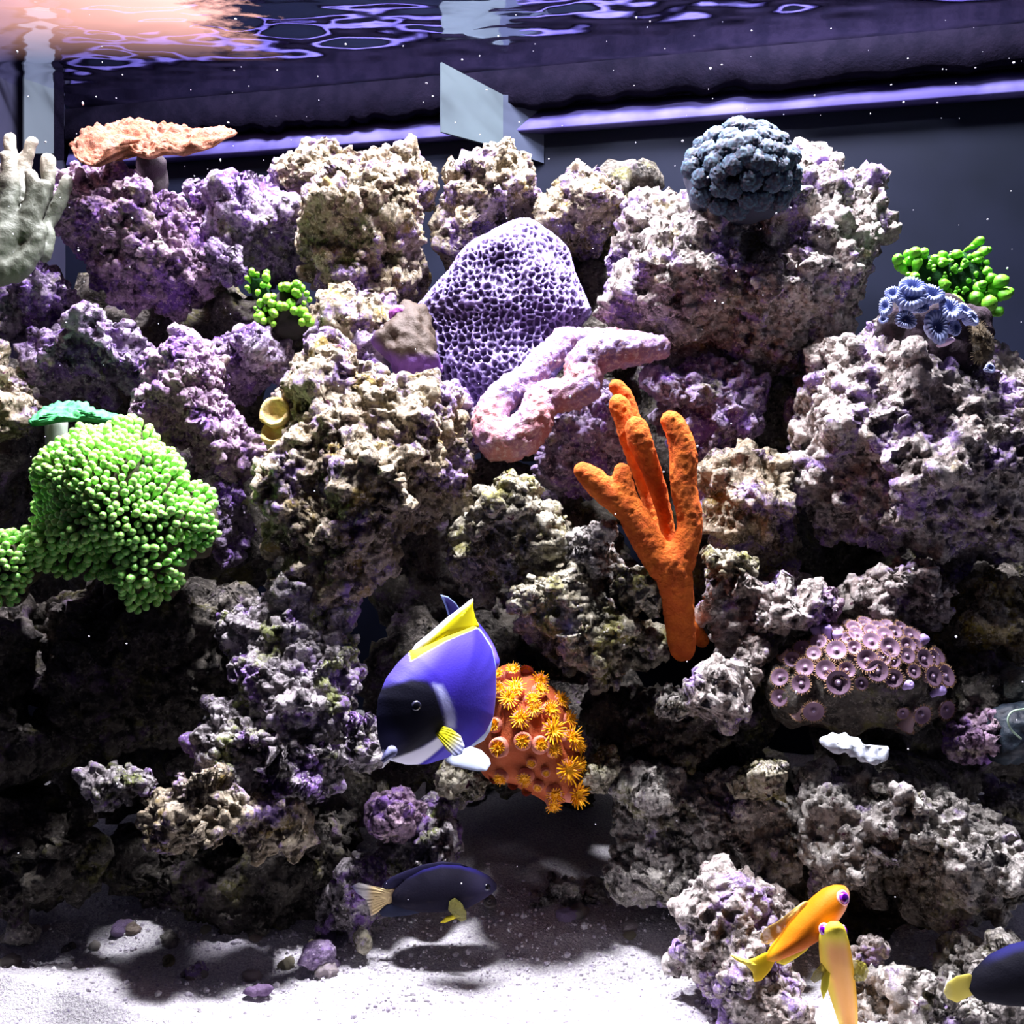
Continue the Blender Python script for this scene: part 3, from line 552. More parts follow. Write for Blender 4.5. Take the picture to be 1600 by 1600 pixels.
for k in range(6000):
    x, y = rg.uniform(1050, 1250), rg.uniform(198, 362)
    if sdist(np.array([x]), np.array([y]), dp)[0] < 6: continue
    if all((x-p[0])**2+(y-p[1])**2 > 19**2 for p in pts): pts.append((x, y))
pw2 = Pillow(dp, 1.22, .075, .1)
for k, (x, y) in enumerate(pts):
    p, n = pw2.surf(x, y, .90); s_ = rg.uniform(15, 19)/F*1.2
    link('nodule', nod[k % 4], p-n*s_*.4-base_of(root), root, quat(n, rg.uniform(0, 6)), s_)

# lobed green corals
def lobe_coral(label, base_px, d, lobes, core, mat, coremat, seed, dots=(), fat=1.3):
    root = empty('lobed_coral', P(*base_px, d), label, 'coral'); rb = base_of(root)
    pw, a, b, V, Tr = pillow_mesh(core, d+.02, .022, 5, .2); solid('core', wob(V, Tr, .004, .02, seed), Tr, coremat, root)
    for (x0, y0, x1, y1, r, dd) in lobes:
        r *= fat; k = r/F*d; p0, p1 = P(x0, y0, d+dd+.012), P(x1, y1, d+dd); V, Tr = capsules([[(p0, k*.6), (p0*.5+p1*.5+[0, 0, .2*k], k*.8), (p1, k)]], 12)
        V = wob(V, Tr, k*.22, k*1.4, seed+int(x1), 2); solid('lobe', V, Tr, mat, root)
    bead = mk_mesh('knob', ico(2)[0], ico(2)[1], mat)
    for (x, y, r, dd) in dots: link('knob', bead, P(x, y, d+dd)-rb, root, None, r/F*d)
    return root
gm = plain('green_lobe', (.075, .34, .012), .5, (.14, .42, .02), 60., sss=.15, bs=.15); gcore = plain('green_core', (.006, .022, .008), .9, (.012, .05, .014), 80., bs=.5, spec=.05)
def zz(x, y, ox=1360, oy=340, k=6.154): return ox+x/k, oy+y/k
R1 = [(270,460,262,400,40),(330,520,290,470,44),(400,470,372,410,46),(430,520,455,430,40),(420,560,425,575,38),(380,400,360,345,34),(440,390,430,335,44),(510,410,505,340,40),(560,540,580,465,44),(370,600,365,550,22),
      (640,480,620,400,38),(690,470,690,365,38),(700,430,690,430,40),(790,440,830,350,40),(850,470,860,390,36),(900,430,905,440,34),(900,330,980,280,18),(980,280,1055,225,32),(960,420,1030,360,34),(1000,420,1090,320,36),(1080,330,1135,310,26),(980,440,1040,400,34),(1060,440,1120,430,24),
      (990,560,1015,520,36),(1080,590,1120,520,38),(1120,640,1160,580,40),(1180,660,1245,610,54),(1150,720,1190,680,56),(1210,680,1240,640,40),(1240,770,1290,740,50),(1290,720,1330,720,40),(1000,820,1020,770,60),(1080,860,1140,830,62),(1150,930,1240,905,38),(700,660,705,640,44),(760,760,850,810,40),(740,740,760,760,36),(1000,700,1040,680,46),(1060,680,1080,640,32),(940,640,940,610,26)]
lob = [zz(a_, b_)+zz(c_, d_)+(r_/6.154, (-.012 if d_ > 560 else .01)*(i % 3)*.5) for i, (a_, b_, c_, d_, r_) in enumerate(R1)]
rg = random.Random(5); dots = []
for k in range(70):
    x, y = rg.uniform(560, 1120), rg.uniform(350, 800); q = zz(x, y)
    dots.append((q[0], q[1], rg.uniform(2, 4.5), .004-rg.random()*.012))
lobe_coral('bright green lobed coral above the pale blue coral', (1480,500), 1.17, lob, [zz(*q) for q in [(290,470),(400,400),(600,380),(800,370),(1000,380),(1100,450),(1120,560),(1260,620),(1290,760),(1160,900),(1000,880),(820,840),(640,700),(420,620)]], gm, gcore, 3, dots)
def z2(x, y): return 360+x/10, 400+y/10
R2 = [(400,440,330,240,34),(380,480,260,340,26),(300,560,260,490,26),(440,420,420,280,22),(540,380,560,260,34),(550,420,560,330,48),(470,480,520,450,36),(420,600,430,565,34),(580,430,600,470,24)]
gm2 = plain('lime_lobe', (.20, .46, .03), .5, (.12, .40, .02), 60., sss=.15, bs=.15)
lobe_coral('small upper tuft of bright green finger coral left of centre', (405,465), 1.28, [z2(a_, b_)+z2(c_, d_)+(r_/10, 0) for a_, b_, c_, d_, r_ in R2], [z2(*q) for q in [(280,560),(330,380),(450,400),(580,420),(600,560),(480,620)]], gm2, gcore, 6, (), 1.5)
R3 = [(820,560,800,480,46),(900,540,880,470,48),(960,520,970,470,44),(1040,500,1050,440,52),(1090,540,1110,500,46),(1030,620,1020,560,52),(1000,650,1070,610,36),(1180,620,1190,590,32),(1220,700,1240,680,30),(1170,740,1150,730,24),
      (600,720,590,670,62),(680,660,670,640,36),(470,780,465,730,46),(650,780,650,740,52),(560,860,560,830,34),(690,940,680,890,58),(780,860,790,800,66),(850,820,850,790,50),(930,800,930,750,58),(1000,880,1000,850,52),(1100,900,1110,860,66),(1190,980,1190,960,50),(1210,1050,1230,1030,56),(1110,1060,1120,1030,48),(460,980,450,950,62),(500,1040,520,1010,40),(620,1040,630,1010,44),(660,1080,670,1060,32),(400,840,390,810,22),(420,880,430,860,22)]
lobe_coral('larger clump of bright green finger coral left of centre', (445,525), 1.26, [z2(a_, b_)+z2(c_, d_)+(r_/10, -.004*(i % 2)) for i, (a_, b_, c_, d_, r_) in enumerate(R3)], [z2(*q) for q in [(440,860),(560,700),(780,560),(1000,520),(1180,640),(1230,900),(1220,1120),(1050,1240),(760,1240),(560,1120)]], gm2, plain('clump_core', (.03, .028, .03), .9, bs=.4, spec=.05), 9, (), 1.45)

# pale blue candy cane coral: ring polyps on a dark base
root = empty('candy_cane_coral', P(1455, 590, 1.10), 'pale blue ring polyp coral on a dark base at right', 'coral'); rb = base_of(root)
pw, a, b, V, Tr = pillow_mesh([zz(*q) for q in [(110,960),(240,760),(450,700),(700,760),(900,860),(1060,1000),(1170,1180),(1180,1360),(1080,1480),(900,1540),(600,1560),(420,1480),(260,1330),(140,1200)]], 1.135, .04, 5, .1)
V = wob(V, Tr, .010, .03, 12, 3); solid('base', V, Tr, plain('black_base', (.022, .018, .020), .9, (.05, .035, .045), 60., bs=.8, spec=.05), root)
def ring_polyp(k, ridges=18):
    prof = [(.50, -1.1), (.62, -.6), (.80, -.25), (.97, .02), (1.0, .22), (.90, .42), (.70, .50), (.50, .40), (.36, .18), (.22, .0), (.04, -.06)]
    seg = ridges*6; ang = np.linspace(0, 2*math.pi, seg, endpoint=False); V = []; C = []
    for i, (r, z) in enumerate(prof):
        am = .07 if 2 <= i <= 8 else .02; rr = r*(1+.10*np.cos(2*ang+k)+.06*np.cos(3*ang+2*k)); s_ = np.cos(ridges*ang)
        V.append(np.stack([rr*np.cos(ang)*(1+am*s_*.4), rr*np.sin(ang)*(1+am*s_*.4), z+am*s_*(1.2 if 4 <= i <= 8 else .2)+0*ang], 1))
        t = np.clip(.5+.5*s_, 0, 1)[:, None]*(0.6 if i < 8 else .3)+(.4 if i < 8 else 0); C.append(np.array([.09, .13, .36])*(1-t)+np.array([.40, .46, .74])*t)
    n = len(prof); i = np.arange(n-1)[:, None]*seg; j = np.arange(seg)[None]; j2 = (j+1) % seg
    return np.concatenate(V), np.stack([i+j, i+j2, i+seg+j2, i+seg+j], -1).reshape(-1, 4), np.concatenate(C)
rm = attr_mat('blue_polyp_skin', .55, bs=.2); rp = []
for k in range(4): V, Fq, C = ring_polyp(k); rp.append(mk_mesh('polyp', V, Fq, rm, C))
for i, (x, y, r, n, sy) in enumerate([(380,790,135,(-.1,-.55,.8),1.),(335,985,92,(-.1,-.98,.1),1.),(630,1050,115,(.1,-.95,.15),1.35),(760,890,110,(.1,-.4,.9),1.1),(580,750,110,(.2,-.5,.85),1.),(400,680,120,(0,-.25,.97),.9),(220,740,75,(-.5,-.5,.7),1.),(150,860,70,(-.8,-.5,.4),1.2),(480,860,70,(.3,-.8,.5),1.),(890,900,75,(.4,-.5,.8),1.),(970,970,70,(.6,-.5,.6),1.),(810,1060,62,(.3,-.9,.3),1.2),(130,980,45,(-.8,-.6,0),1.),(1145,1450,48,(.3,-.9,.4),1.)]):
    q = zz(x, y); k = r/6.154/F*1.10; n = nrm((n[0], min(n[1], -.55)-.35, n[2]*.55)); link('polyp', rp[i % 4], P(*q, 1.066)-rb, root, quat(n, 0.), (k, k*sy, k))
sh, a, b, V, Tr = pillow_mesh([zz(*q) for q in [(630,1230),(700,1180),(780,1150),(820,1180),(740,1230),(660,1248)]], 1.075, .006, 4, .2); solid('pink_crust', V, Tr, plain('pink_crust', (.80, .58, .74), .7, bs=.3), root)
# brown fringed polyps beside it
bm_ = plain('brown_polyp', (.07, .048, .022), .8, (.12, .085, .04), 90., bs=.6)
def fringe_disc(nt_=26, r0=.7, L=.38, lift=.25, seed=0, w=.09):
    rg = random.Random(seed); caps = []
    for k in range(nt_):
        a = 2*math.pi*k/nt_+rg.uniform(-.08, .08); l_ = L*rg.uniform(.7, 1.2)
        p0 = np.array([math.cos(a)*r0, math.sin(a)*r0, 0]); p1 = p0*(1+l_/r0)+[0, 0, lift*rg.uniform(.2, 1.2)]; caps.append([(p0, w), (p1, w*.4)])
    return capsules(caps, 5, 3.)
def lathe(prof, seg=20):
    ang = np.linspace(0, 2*math.pi, seg, endpoint=False); V = np.concatenate([np.stack([r*np.cos(ang), r*np.sin(ang), z+0*ang], 1) for r, z in prof]); n = len(prof)
    i = np.arange(n-1)[:, None]*seg; j = np.arange(seg)[None]; j2 = (j+1) % seg; q = np.stack([i+j, i+j2, i+seg+j2, i+seg+j], -1).reshape(-1, 4); return V, np.concatenate([q[:, [0, 1, 2]], q[:, [0, 2, 3]]])
root = empty('brown_polyp_coral', P(1540, 565, 1.09), 'cluster of brown fringed polyps right of the pale blue coral', 'coral'); rb = base_of(root)
Va, Ta = lathe([(.2, -.6), (.5, -.2), (.72, .02), (.5, .06), (.1, -.05)]); Vb, Tb = fringe_disc(40, .65, .5, .15, 2, .05); fm = mk_mesh('polyp', np.concatenate([Va, Vb]), np.concatenate([Ta, Tb+len(Va)]), bm_)
for x, y, r, n in [(1030,1060,75,(-.2,-.9,.3)),(1030,1170,70,(0,-1,.1)),(1140,1190,80,(.5,-.8,.2)),(1050,1330,75,(-.1,-1,-.1)),(1110,1270,80,(.4,-.9,0)),(1090,1100,65,(.4,-.8,.4))]:
    k = r/6.154/F*1.12; link('polyp', fm, P(*zz(x, y), 1.085)-rb, root, quat(nrm(n)), k)
pw, a, b, V, Tr = pillow_mesh([zz(*q) for q in [(980,1050),(1060,1020),(1150,1120),(1190,1260),(1160,1380),(1060,1400),(1000,1330),(960,1180)]], 1.10, .012, 4, 0); solid('base', V, Tr, M['dark'], root)

# green bubble tip corals
def bubble_coral(label, poly, d, T, count, seed, rmin, rmax):
    cx, cy = np.mean(poly, 0); ymax = max(q[1] for q in poly); root = empty('bubble_coral', P(cx, ymax, d), label, 'coral'); rb = base_of(root)
    pw, a, b, V, Tr = pillow_mesh([(cx+(x-cx)*.93, cy+(y-cy)*.93) for x, y in poly], d, T*.9, 5, .25)
    lumpf = lambda p: .012*fbm(p/.042+seed, 2, seed)
    V = V+normals(V, Tr)*(lumpf(V)-.005)[:, None]; solid('core', V, Tr, plain('bubble_core', (.045, .05, .02), .8, (.07, .05, .03), 60., bs=.4), root)
    pw2 = Pillow(poly, d, T, .25); rg = random.Random(seed); pts = []; n_try = 0
    m1, nt, bb = new_mat('bubble_tip'); co = coords(nt); c = mix(nt, ramp(nt, noise(nt, co, 3, 1), .4, .6), (.20, .62, .10), (.44, .70, .20)); nt.links.new(c, bb.inputs['Base Color'])
    bb.inputs['Roughness'].default_value = .35; bb.inputs['Subsurface Weight'].default_value = .25; bb.inputs['Subsurface Scale'].default_value = .004
    V0, T0 = capsules([[(np.array([0, 0, -2.2]), .30), (np.array([0, 0, -1.]), .38), (np.array([0, 0, -.3]), .8), (np.array([0, 0, .35]), .86)]], 10, .9); tip = mk_mesh('polyp_tip', V0, T0, m1)
    ra = np.random.RandomState(seed); A_ = np.array(poly, float); lo, hi = A_.min(0), A_.max(0); cand = lo+(hi-lo)*ra.rand(9000, 2); cand = cand[sdist(cand[:, 0], cand[:, 1], poly) > 2]
    Q = np.zeros((0, 3))
    for x, y in cand:
        t = (y-lo[1])/(hi[1]-lo[1]); gap = 9.0+7*max(0, t-.45); p, n = pw2.surf(x, y, .985)
        if len(Q) and (((Q-p)**2).sum(1)).min() < (gap/F*d)**2: continue
        Q = np.vstack([Q, p]); pts.append((p, n, rg.uniform(rmin, rmax)))
        if len(pts) >= count: break
    order = sorted(range(len(pts)), key=lambda i: -pts[i][2]); rest = ([], [])
    k_ = 0
    for rank, i in enumerate(order):
        p, n, r = pts[i]; s_ = r/F*d; p = p+n*(lumpf(p[None])[0]*.9-.003); n2 = nrm(n+np.array([rg.uniform(-.35, .35) for _ in range(3)])+np.array([0, 0, .15])); qt = quat(n2, rg.uniform(0, 6))
        sc = np.array([s_*rg.uniform(.85, 1.1), s_*rg.uniform(.85, 1.1), s_*rg.uniform(.9, 1.25)])
        if rank < 300: link('polyp_tip', tip, p-rb, root, qt, tuple(sc))
        else:
            A = np.array(qt.to_matrix()); rest[0].append((V0*sc)@A.T+p); rest[1].append(T0+k_); k_ += len(V0)
    if rest[0]: solid('polyp_tips', np.concatenate(rest[0]), np.concatenate(rest[1]), m1, root)['kind'] = 'stuff'
    return len(pts)
bubble_coral('big domed green bubble tip coral on the left', [(55,830),(58,790),(70,750),(78,720),(110,695),(150,678),(200,669),(250,680),(290,700),(312,735),(325,770),(340,805),(347,840),(330,870),(300,890),(295,930),(270,960),(215,965),(200,925),(150,915),(100,905),(65,880)], 1.10, .085, 800, 5, 6., 8.2)
bubble_coral('smaller green bubble tip coral cut by the left edge', [(-70,900),(-60,860),(-30,838),(10,830),(45,838),(62,860),(62,900),(45,950),(10,960),(-40,950)], 1.07, .05, 240, 8, 6., 8.2)

# orange sun coral
root = empty('sun_coral', P(830, 1255, 1.10), 'orange sun coral with yellow polyps right of the blue fish', 'coral'); rb = base_of(root)
sc_ = [(738,1100),(765,1060),(790,1045),(830,1045),(862,1075),(885,1110),(902,1160),(908,1210),(895,1248),(862,1258),(810,1232),(760,1210),(735,1160)]
pw, a, b, V, Tr = pillow_mesh(sc_, 1.10, .055, 5, .15); V = wob(V, Tr, .004, .03, 5); solid('base', V, Tr, plain('sun_coral_skin', (.36, .065, .012), .75, (.42, .10, .03), 50., bs=.5, bscale=220.), root)
cup_m = plain('sun_cup', (.60, .18, .10), .6, (.62, .24, .18), 60., bs=.3); ten_m = plain('sun_tentacle', (.90, .48, .0), .5, (.85, .30, .0), 80., sss=.1)
Vc, Tc = lathe([(1.15, -1.2), (1.05, -.5), (1.0, .1), (.88, .28), (.66, .22), (.5, .0), (.1, -.1)], 22); cup = mk_mesh('polyp_cup', Vc, Tc, cup_m)
tents = []
for k in range(4):
    V1, T1 = fringe_disc(20, .42, .62, .35, 10+k, .105); V2, T2 = fringe_disc(14, .22, .36, .55, 20+k, .10); V3, T3 = lathe([(.5, -.1), (.42, .1), (.2, .16), (.02, .05)], 14)
    tents.append(mk_mesh('tentacles', np.concatenate([V1, V2, V3]), np.concatenate([T1, T2+len(V1), T3+len(V1)+len(V2)]), ten_m))
pw2 = Pillow(sc_, 1.10, .055, .15)
for i, (x, y, r, o_) in enumerate([(885,715,42,1.1),(980,715,50,1.25),(950,775,50,1.3),(880,625,40,1.1),(965,612,46,1.1),(1010,885,50,1.25),(1085,830,44,1.2),(1175,840,48,1.2),(1190,955,56,1.5),(1300,1010,52,1.4),(1280,1185,56,1.5),(1200,1068,40,1.2),(1330,1340,60,1.5),(1215,1320,44,1.2),(1120,1285,30,.9),(1045,1225,44,1.1),(900,1225,42,1.05),(895,1045,60,.75),(1025,1010,54,.8),(1125,1035,52,.75),(865,920,46,.9),(1078,1140,30,.9),(840,1265,36,1.),(1290,900,44,1.3),(1240,790,46,1.3),(1045,590,44,1.1),(1140,625,46,1.3),(1375,1110,44,1.4),(1350,1165,40,1.3),(1050,1350,28,1.),(1210,1395,40,1.2),(1075,775,44,1.2),(1345,1050,42,1.3),(760,1190,34,1.),(1160,1200,26,.8),(1120,720,44,1.1),(960,1310,28,.9)]):
    p, n = pw2.surf(560+x/4, 900+y/4, .93); k = r/4/F*1.1*1.0; n = nrm(n+np.array([0, -.35, .12]))
    c_ = link('polyp_cup', cup, p+n*k*.75-rb, root, quat(n, i*1.3), (k, k, k*RNG.uniform(.7, 1.2))); t_ = link('tentacles', tents[i % 4], (0, 0, .12), c_, None, o_)

# brown lilac button polyps (zoanthids)
root = empty('button_polyp_colony', P(1340, 1145, 1.07), 'dome of brown lilac button polyps on the right rocks', 'coral'); rb = base_of(root)
zp = [(1200,1080),(1205,1045),(1230,1015),(1270,995),(1330,980),(1390,985),(1430,1005),(1460,1040),(1475,1080),(1470,1120),(1430,1145),(1370,1140),(1300,1135),(1240,1130),(1210,1110)]
pw, a, b, V, Tr = pillow_mesh(zp, 1.09, .05, 5, .5); V = wob(V, Tr, .006, .03, 6, 3); solid('base', V, Tr, M['dark'], root); pw2 = Pillow(zp, 1.09, .062, .5)
st_m = plain('button_stalk', (.30, .20, .22), .7, bs=.3); ds_m = plain('button_disc', (.19, .115, .20), .55, (.17, .095, .12), 200.); fr_m = plain('button_fringe', (.36, .21, .11), .6); bud_m = plain('button_bud', (.34, .26, .62), .5, (.44, .32, .60), 90.)
def zoa(cl, seed):
    V1, T1 = lathe([(.5, -2.2), (.55, -1.2), (.75, -.35), (.95, -.02), (.98, .08)], 22); V2, T2 = lathe([(.98, .08), (.86, .06), (.6, -.06*cl), (.34, -.14*cl), (.26, -.02), (.12, .03), (.02, -.04)], 22); V3, T3 = fringe_disc(36, .92, .28, .10, seed, .055); V4, T4 = lathe([(.16, .0), (.12, .09), (.02, .12)], 10)
    Vv = np.concatenate([V1, V2, V3, V4]); o1, o2, o3 = len(V1), len(V1)+len(V2), len(V1)+len(V2)+len(V3)
    fm_ = [0]*len(T1)+[1]*len(T2)+[2]*len(T3)+[3]*len(T4); return mk_mesh('polyp', Vv, np.concatenate([T1, T2+o1, T3+o2, T4+o3]), [st_m, ds_m, fr_m, plain('button_mouth', (.48, .38, .58), .4)], None, True, fm_)
zo = [zoa(1., 1), zoa(2.5, 2), zoa(1.6, 3)]; Vb, Tb = lathe([(.5, -2.2), (.6, -1.), (.85, -.3), (.9, .2), (.7, .6), (.3, .72), (.05, .62)], 18); bud = mk_mesh('closed_polyp', Vb, Tb, bud_m)
Z1 = [(450,390,55),(540,380,40),(600,455,60),(655,505,58),(745,540,50),(720,385,58),(630,350,52),(830,360,46),(745,455,36),(820,420,45),(920,425,55),(975,510,55),(1070,485,60),(990,400,45),(285,540,52),(395,490,55),(455,555,66),(500,500,45),(355,660,58),(375,325,45),(295,340,45),(340,390,40),(245,400,45),(190,480,50),(300,460,50),(565,240,42),(640,280,42),(710,305,45),(770,280,42),(865,290,48),(560,300,45),(640,190,38),(690,240,38),(750,220,38),(620,225,35),(560,200,35),(480,240,35),(830,225,40),(905,250,40),(1060,350,50),(940,690,52),(1115,645,52),(190,580,48),(200,350,35),(265,680,40),(690,155,38),(840,685,34),(1110,430,40),(960,790,48),(520,320,40),(880,350,40),(690,440,40),(580,560,36),(860,500,38)]
for i, (x, y, r) in enumerate(Z1):
    p, n = pw2.surf(1160+x/3.636, 940+y/3.636, .95); k = r/3.636/F*1.03*1.06; n = nrm(n*.8+np.array([RNG.uniform(-.2, .2), -.55, .10])); link('polyp', zo[i % 3], p+n*k*.5-rb, root, quat(n, i), k)
for i, (x, y, r) in enumerate([(395,230,40),(432,250,36),(470,305,34),(425,175,36),(955,295,35),(835,575,30),(1030,580,35)]):
    p, n = pw2.surf(1160+x/3.636, 940+y/3.636, .95); k = r/3.636/F*1.03; n = nrm(n+np.array([0, -.2, .5])); link('closed_polyp', bud, p+n*k*.8-rb, root, quat(n, i), k)

# white broken shell under the button polyps
pw, a, b, V, Tr = pillow_mesh([(1282,1158),(1292,1148),(1310,1145),(1330,1150),(1345,1162),(1370,1168),(1390,1168),(1390,1182),(1378,1194),(1358,1196),(1342,1188),(1325,1178),(1300,1176),(1284,1168)], 1.00, .006, 5, .7, soft=0)
V = V+normals(V, Tr)*(.0012*np.sin(V[:, 0]*520+3*vnoise(V/.02, 2))+.002*fbm(V/.012, 2, 3))[:, None]
tag(solid('shell', V, Tr, plain('white_shell', (.42, .45, .50), .5, (.34, .37, .42), 30., bs=.2)), 'broken white shell below the brown button polyps', 'shell')

# yellow sponge cups in the shade
root = empty('cup_sponge', P(425, 690, 1.17), 'yellow cup sponge pair left of the holed cream rock', 'sponge'); rb = base_of(root); ym = plain('yellow_sponge', (.50, .33, .08), .75, (.62, .46, .20), 60., bs=.6)
for x, y, r, n in [(430,645,25,(-.1,-.95,.3)),(428,678,21,(0,-.8,.6))]:
    Vc, Tc = lathe([(.5, -1.2), (.85, -.6), (1., 0), (.95, .2), (.75, .18), (.55, -.1), (.3, -.3), (.02, -.3)], 28); k = r/F*1.17; Vc = Vc*k; Vc = wob(Vc, Tc, .0016, .008, 4)
    link('cup', mk_mesh('cup', Vc, Tc, ym), P(x, y, 1.17)-rb, root, quat(nrm(n)))

# dark blue clam at the right edge, with its pale mantle line
root = empty('clam', P(1580, 1195, 1.05), 'dark blue clam at the right edge beside the violet rock', 'clam')
pw, a, b, V, Tr = pillow_mesh([(1535,1150),(1545,1118),(1570,1100),(1620,1095),(1650,1130),(1640,1180),(1590,1195),(1550,1185)], 1.05, .03, 5, .2); V = wob(V, Tr, .003, .015, 3, 3); solid('shell_half', V, Tr, plain('clam_shell', (.005, .008, .014), .5, (.02, .03, .04), 60., bs=.3, spec=.2), root)
V, Tr = capsules(paths_px([[(1600,1108,1.6,-.03),(1582,1112,1.6,-.032),(1575,1124,1.6,-.033),(1580,1140,1.6,-.033),(1595,1154,1.6,-.032)]], 1.05), 8); solid('mantle_rim', V, Tr, plain('mantle_rim', (.30, .42, .30), .4), root)
pw, a, b, V, Tr = pillow_mesh([(1548,1090),(1552,1060),(1575,1042),(1610,1048),(1640,1070),(1630,1105),(1580,1112)], 1.09, .03, 5, .3); V = wob(V, Tr, .003, .012, 6, 3)
tag(solid('turf_stone', V, Tr, plain('turf_grey', (.09, .105, .09), .9, (.16, .17, .145), 220., bs=1.)), 'grey green turf covered stone at the right edge', 'rock')

# small things on the sand
def snail(label, px, py, r, d, mat, rz):
    t = np.linspace(0, 4.2*math.pi, 60); k = r/F*d; path = []
    for q in t: s_ = math.exp(.13*(q-t[-1])); path.append((np.array([k*.62*s_*math.cos(q+rz), k*.62*s_*math.sin(q+rz), k*1.1*(1-s_)]), k*.46*s_))
    V, Tr = capsules([path[::2]], 10); A = np.array(quat(nrm((.3*math.cos(rz), -.7, .5))).to_matrix()); V = V@A.T; p = P(px, py, d); V = V+p
    tag(solid('snail', V, Tr, mat), label, 'snail')
sn = plain('snail_shell', (.045, .04, .05), .3, (.12, .10, .08), 120., spec=.5)
snail('dark coiled snail on the sand in the lower left corner', 105, 1486, 15, 1.085, sn, .4)
snail('dark round snail on the sand below the left cave', 264, 1505, 14, 1.065, plain('snail_brown', (.10, .09, .03), .3, (.20, .17, .08), 120., spec=.5), 2.)
snail('black snail under the chin of the dark fish', 763, 1412, 15, 1.135, sn, 1.2)
def pebble(label, poly, d, T, mat, cat='rubble', name='rubble_piece'):
    pw, a, b, V, Tr = pillow_mesh(poly, d, T, 4, .3, soft=3); V = wob(V, Tr, .004, .014, len(label), 3); f1, _, _ = worley(V/.006, 7); V = V+normals(V, Tr)*(.002*(.6-f1))[:, None]
    tag(solid(name, V, Tr, mat), label, cat)
pebble('short knobbly purple rubble stick lying on the white sand', [(373,1550),(385,1545),(405,1542),(422,1536),(428,1544),(415,1552),(395,1556),(376,1556)], 1.008, .006, plain('purple_rubble', (.09, .05, .12), .85, (.15, .10, .18), 90., bs=.6))
pebble('grey violet lump left on the sand by the lower left corner', [(2,1470),(15,1445),(40,1438),(58,1452),(55,1475),(30,1482)], 1.085, .018, M['grey'])
pebble('upright pale stone on the sand below the left cave', [(248,1482),(252,1462),(266,1456),(275,1470),(276,1490),(262,1494)], 1.10, .010, M['grey'])
pebble('white crumbly lump on the sand right of the brown snail', [(282,1530),(292,1508),(312,1502),(328,1515),(322,1535),(300,1542)], 1.05, .014, M['white'])
pebble('small green grey stone on the sand near the dark fish tail', [(556,1490),(552,1465),(562,1448),(575,1452),(578,1480),(568,1494)], 1.07, .012, M['olive'])
pebble('lilac stone on the sand left of the lavender rock', [(470,1505),(475,1482),(500,1470),(522,1480),(520,1500),(495,1512)], 1.055, .016, M['purple'])
pebble('grey pebble under the pale snail stone', [(95,1515),(100,1500),(118,1498),(130,1510),(122,1520),(105,1522)], 1.06, .008, M['grey'])
V, Tr = capsules(paths_px([[(1612,1528,7),(1590,1535,7),(1580,1552,7),(1582,1570,7),(1596,1578,6)], [(1600,1610,8),(1590,1590,8),(1594,1578,6)]], .95), 12); V, Tr = meld(V, Tr, .0015, 3); V = wob(V, Tr, .0008, .004, 2)
tag(solid('violet_coral', V, Tr, plain('violet_curl', (.32, .24, .60), .6, (.46, .34, .70), 90., bs=.3)), 'curled violet coral piece in the bottom right corner', 'coral')

# loose rubble bits on the shaded sand at left and by the cave
rub = []
for k in range(5):
    V, Tr = ico(4); V = V*np.array([1, .8, .7]); f1, _, _ = worley(V*3+k*5.1, k); V = V*(1+.28*(.6-f1)+.22*fbm(V*1.5+k*7, 3, k))[:, None]; rub.append(mk_mesh('rubble_bit', V, Tr, M[['grey', 'white', 'olive', 'purple', 'tan'][k]]))
rg = np.random.RandomState(21); HUES = ['grey', 'white', 'olive', 'purple', 'tan']; spots = []
for k in range(20):
    x, y = (rg.uniform(-.50, -.12), rg.uniform(1.02, 1.13)) if k < 15 else (rg.uniform(-.02, .13), rg.uniform(1.10, 1.16)); spots.append((x, y, rg.gamma(3., .0016)+.003, rg.uniform(0, 6)))
for k, (x, y, s_, a_) in enumerate(spots):
    hue = HUES[k % 5]
    if k < 15:
        rank = sorted(range(k % 5, 15, 5), key=lambda i: spots[i][0]/spots[i][1]).index(k)
        lb, gp0 = '%s of three small %s rubble bits on the left sand' % (['leftmost', 'middle', 'rightmost'][rank], hue), 'rubble bits on the left sand'
    else: lb, gp0 = 'small %s rubble bit on the sand before the dark cave' % hue, 'rubble bits by the cave'
    z = float(sand_z(np.array([x]), np.array([y]))[0]); tag(link('rubble_bit', rub[k % 5], (x, y, z+s_*.25), None, quat((0, 0, 1), a_), s_), lb, 'rubble', gp0)

# pale panels added in place of reflections at the top; faces toned lit and dim
pp = plain('panel_lit_face', (.07, .095, .11), .6, (.06, .08, .095), 6., spec=.1); gp_ = plain('panel_dim_side', (.035, .045, .075), .6, spec=.1)
def tilt(px0, py0, d0, px1, py1, d1, px2, py2, px3, py3): return [P(px0, py0, d0), P(px1, py1, d1), P(px2, py2, d1), P(px3, py3, d0)]
root = empty('reflection_panel', P(770, 240, 1.58), 'pale panel built as a reflection high before the dark back pane', 'panel')
def board(name, quad, thick, mat, parent):
    q = [np.asarray(p, float) for p in quad]; n = nrm(np.cross(q[1]-q[0], q[3]-q[0])); V = np.array(q+[p-n*thick for p in q])
    return solid(name, V, np.array([[0, 1, 2, 3], [7, 6, 5, 4], [0, 4, 5, 1], [1, 5, 6, 2], [2, 6, 7, 3], [3, 7, 4, 0]]), mat, parent, smooth=False)
board('reflection_front', tilt(690,206,1.50, 786,232,1.56, 786,148,690,97), .004, pp, root); board('reflection_side', tilt(786,234,1.56, 850,255,1.575, 850,150,786,148), .004, gp_, root)
root = empty('reflection_strip', P(62, 232, 1.60), 'pale upright strip built as a reflection at the upper left corner', 'panel')
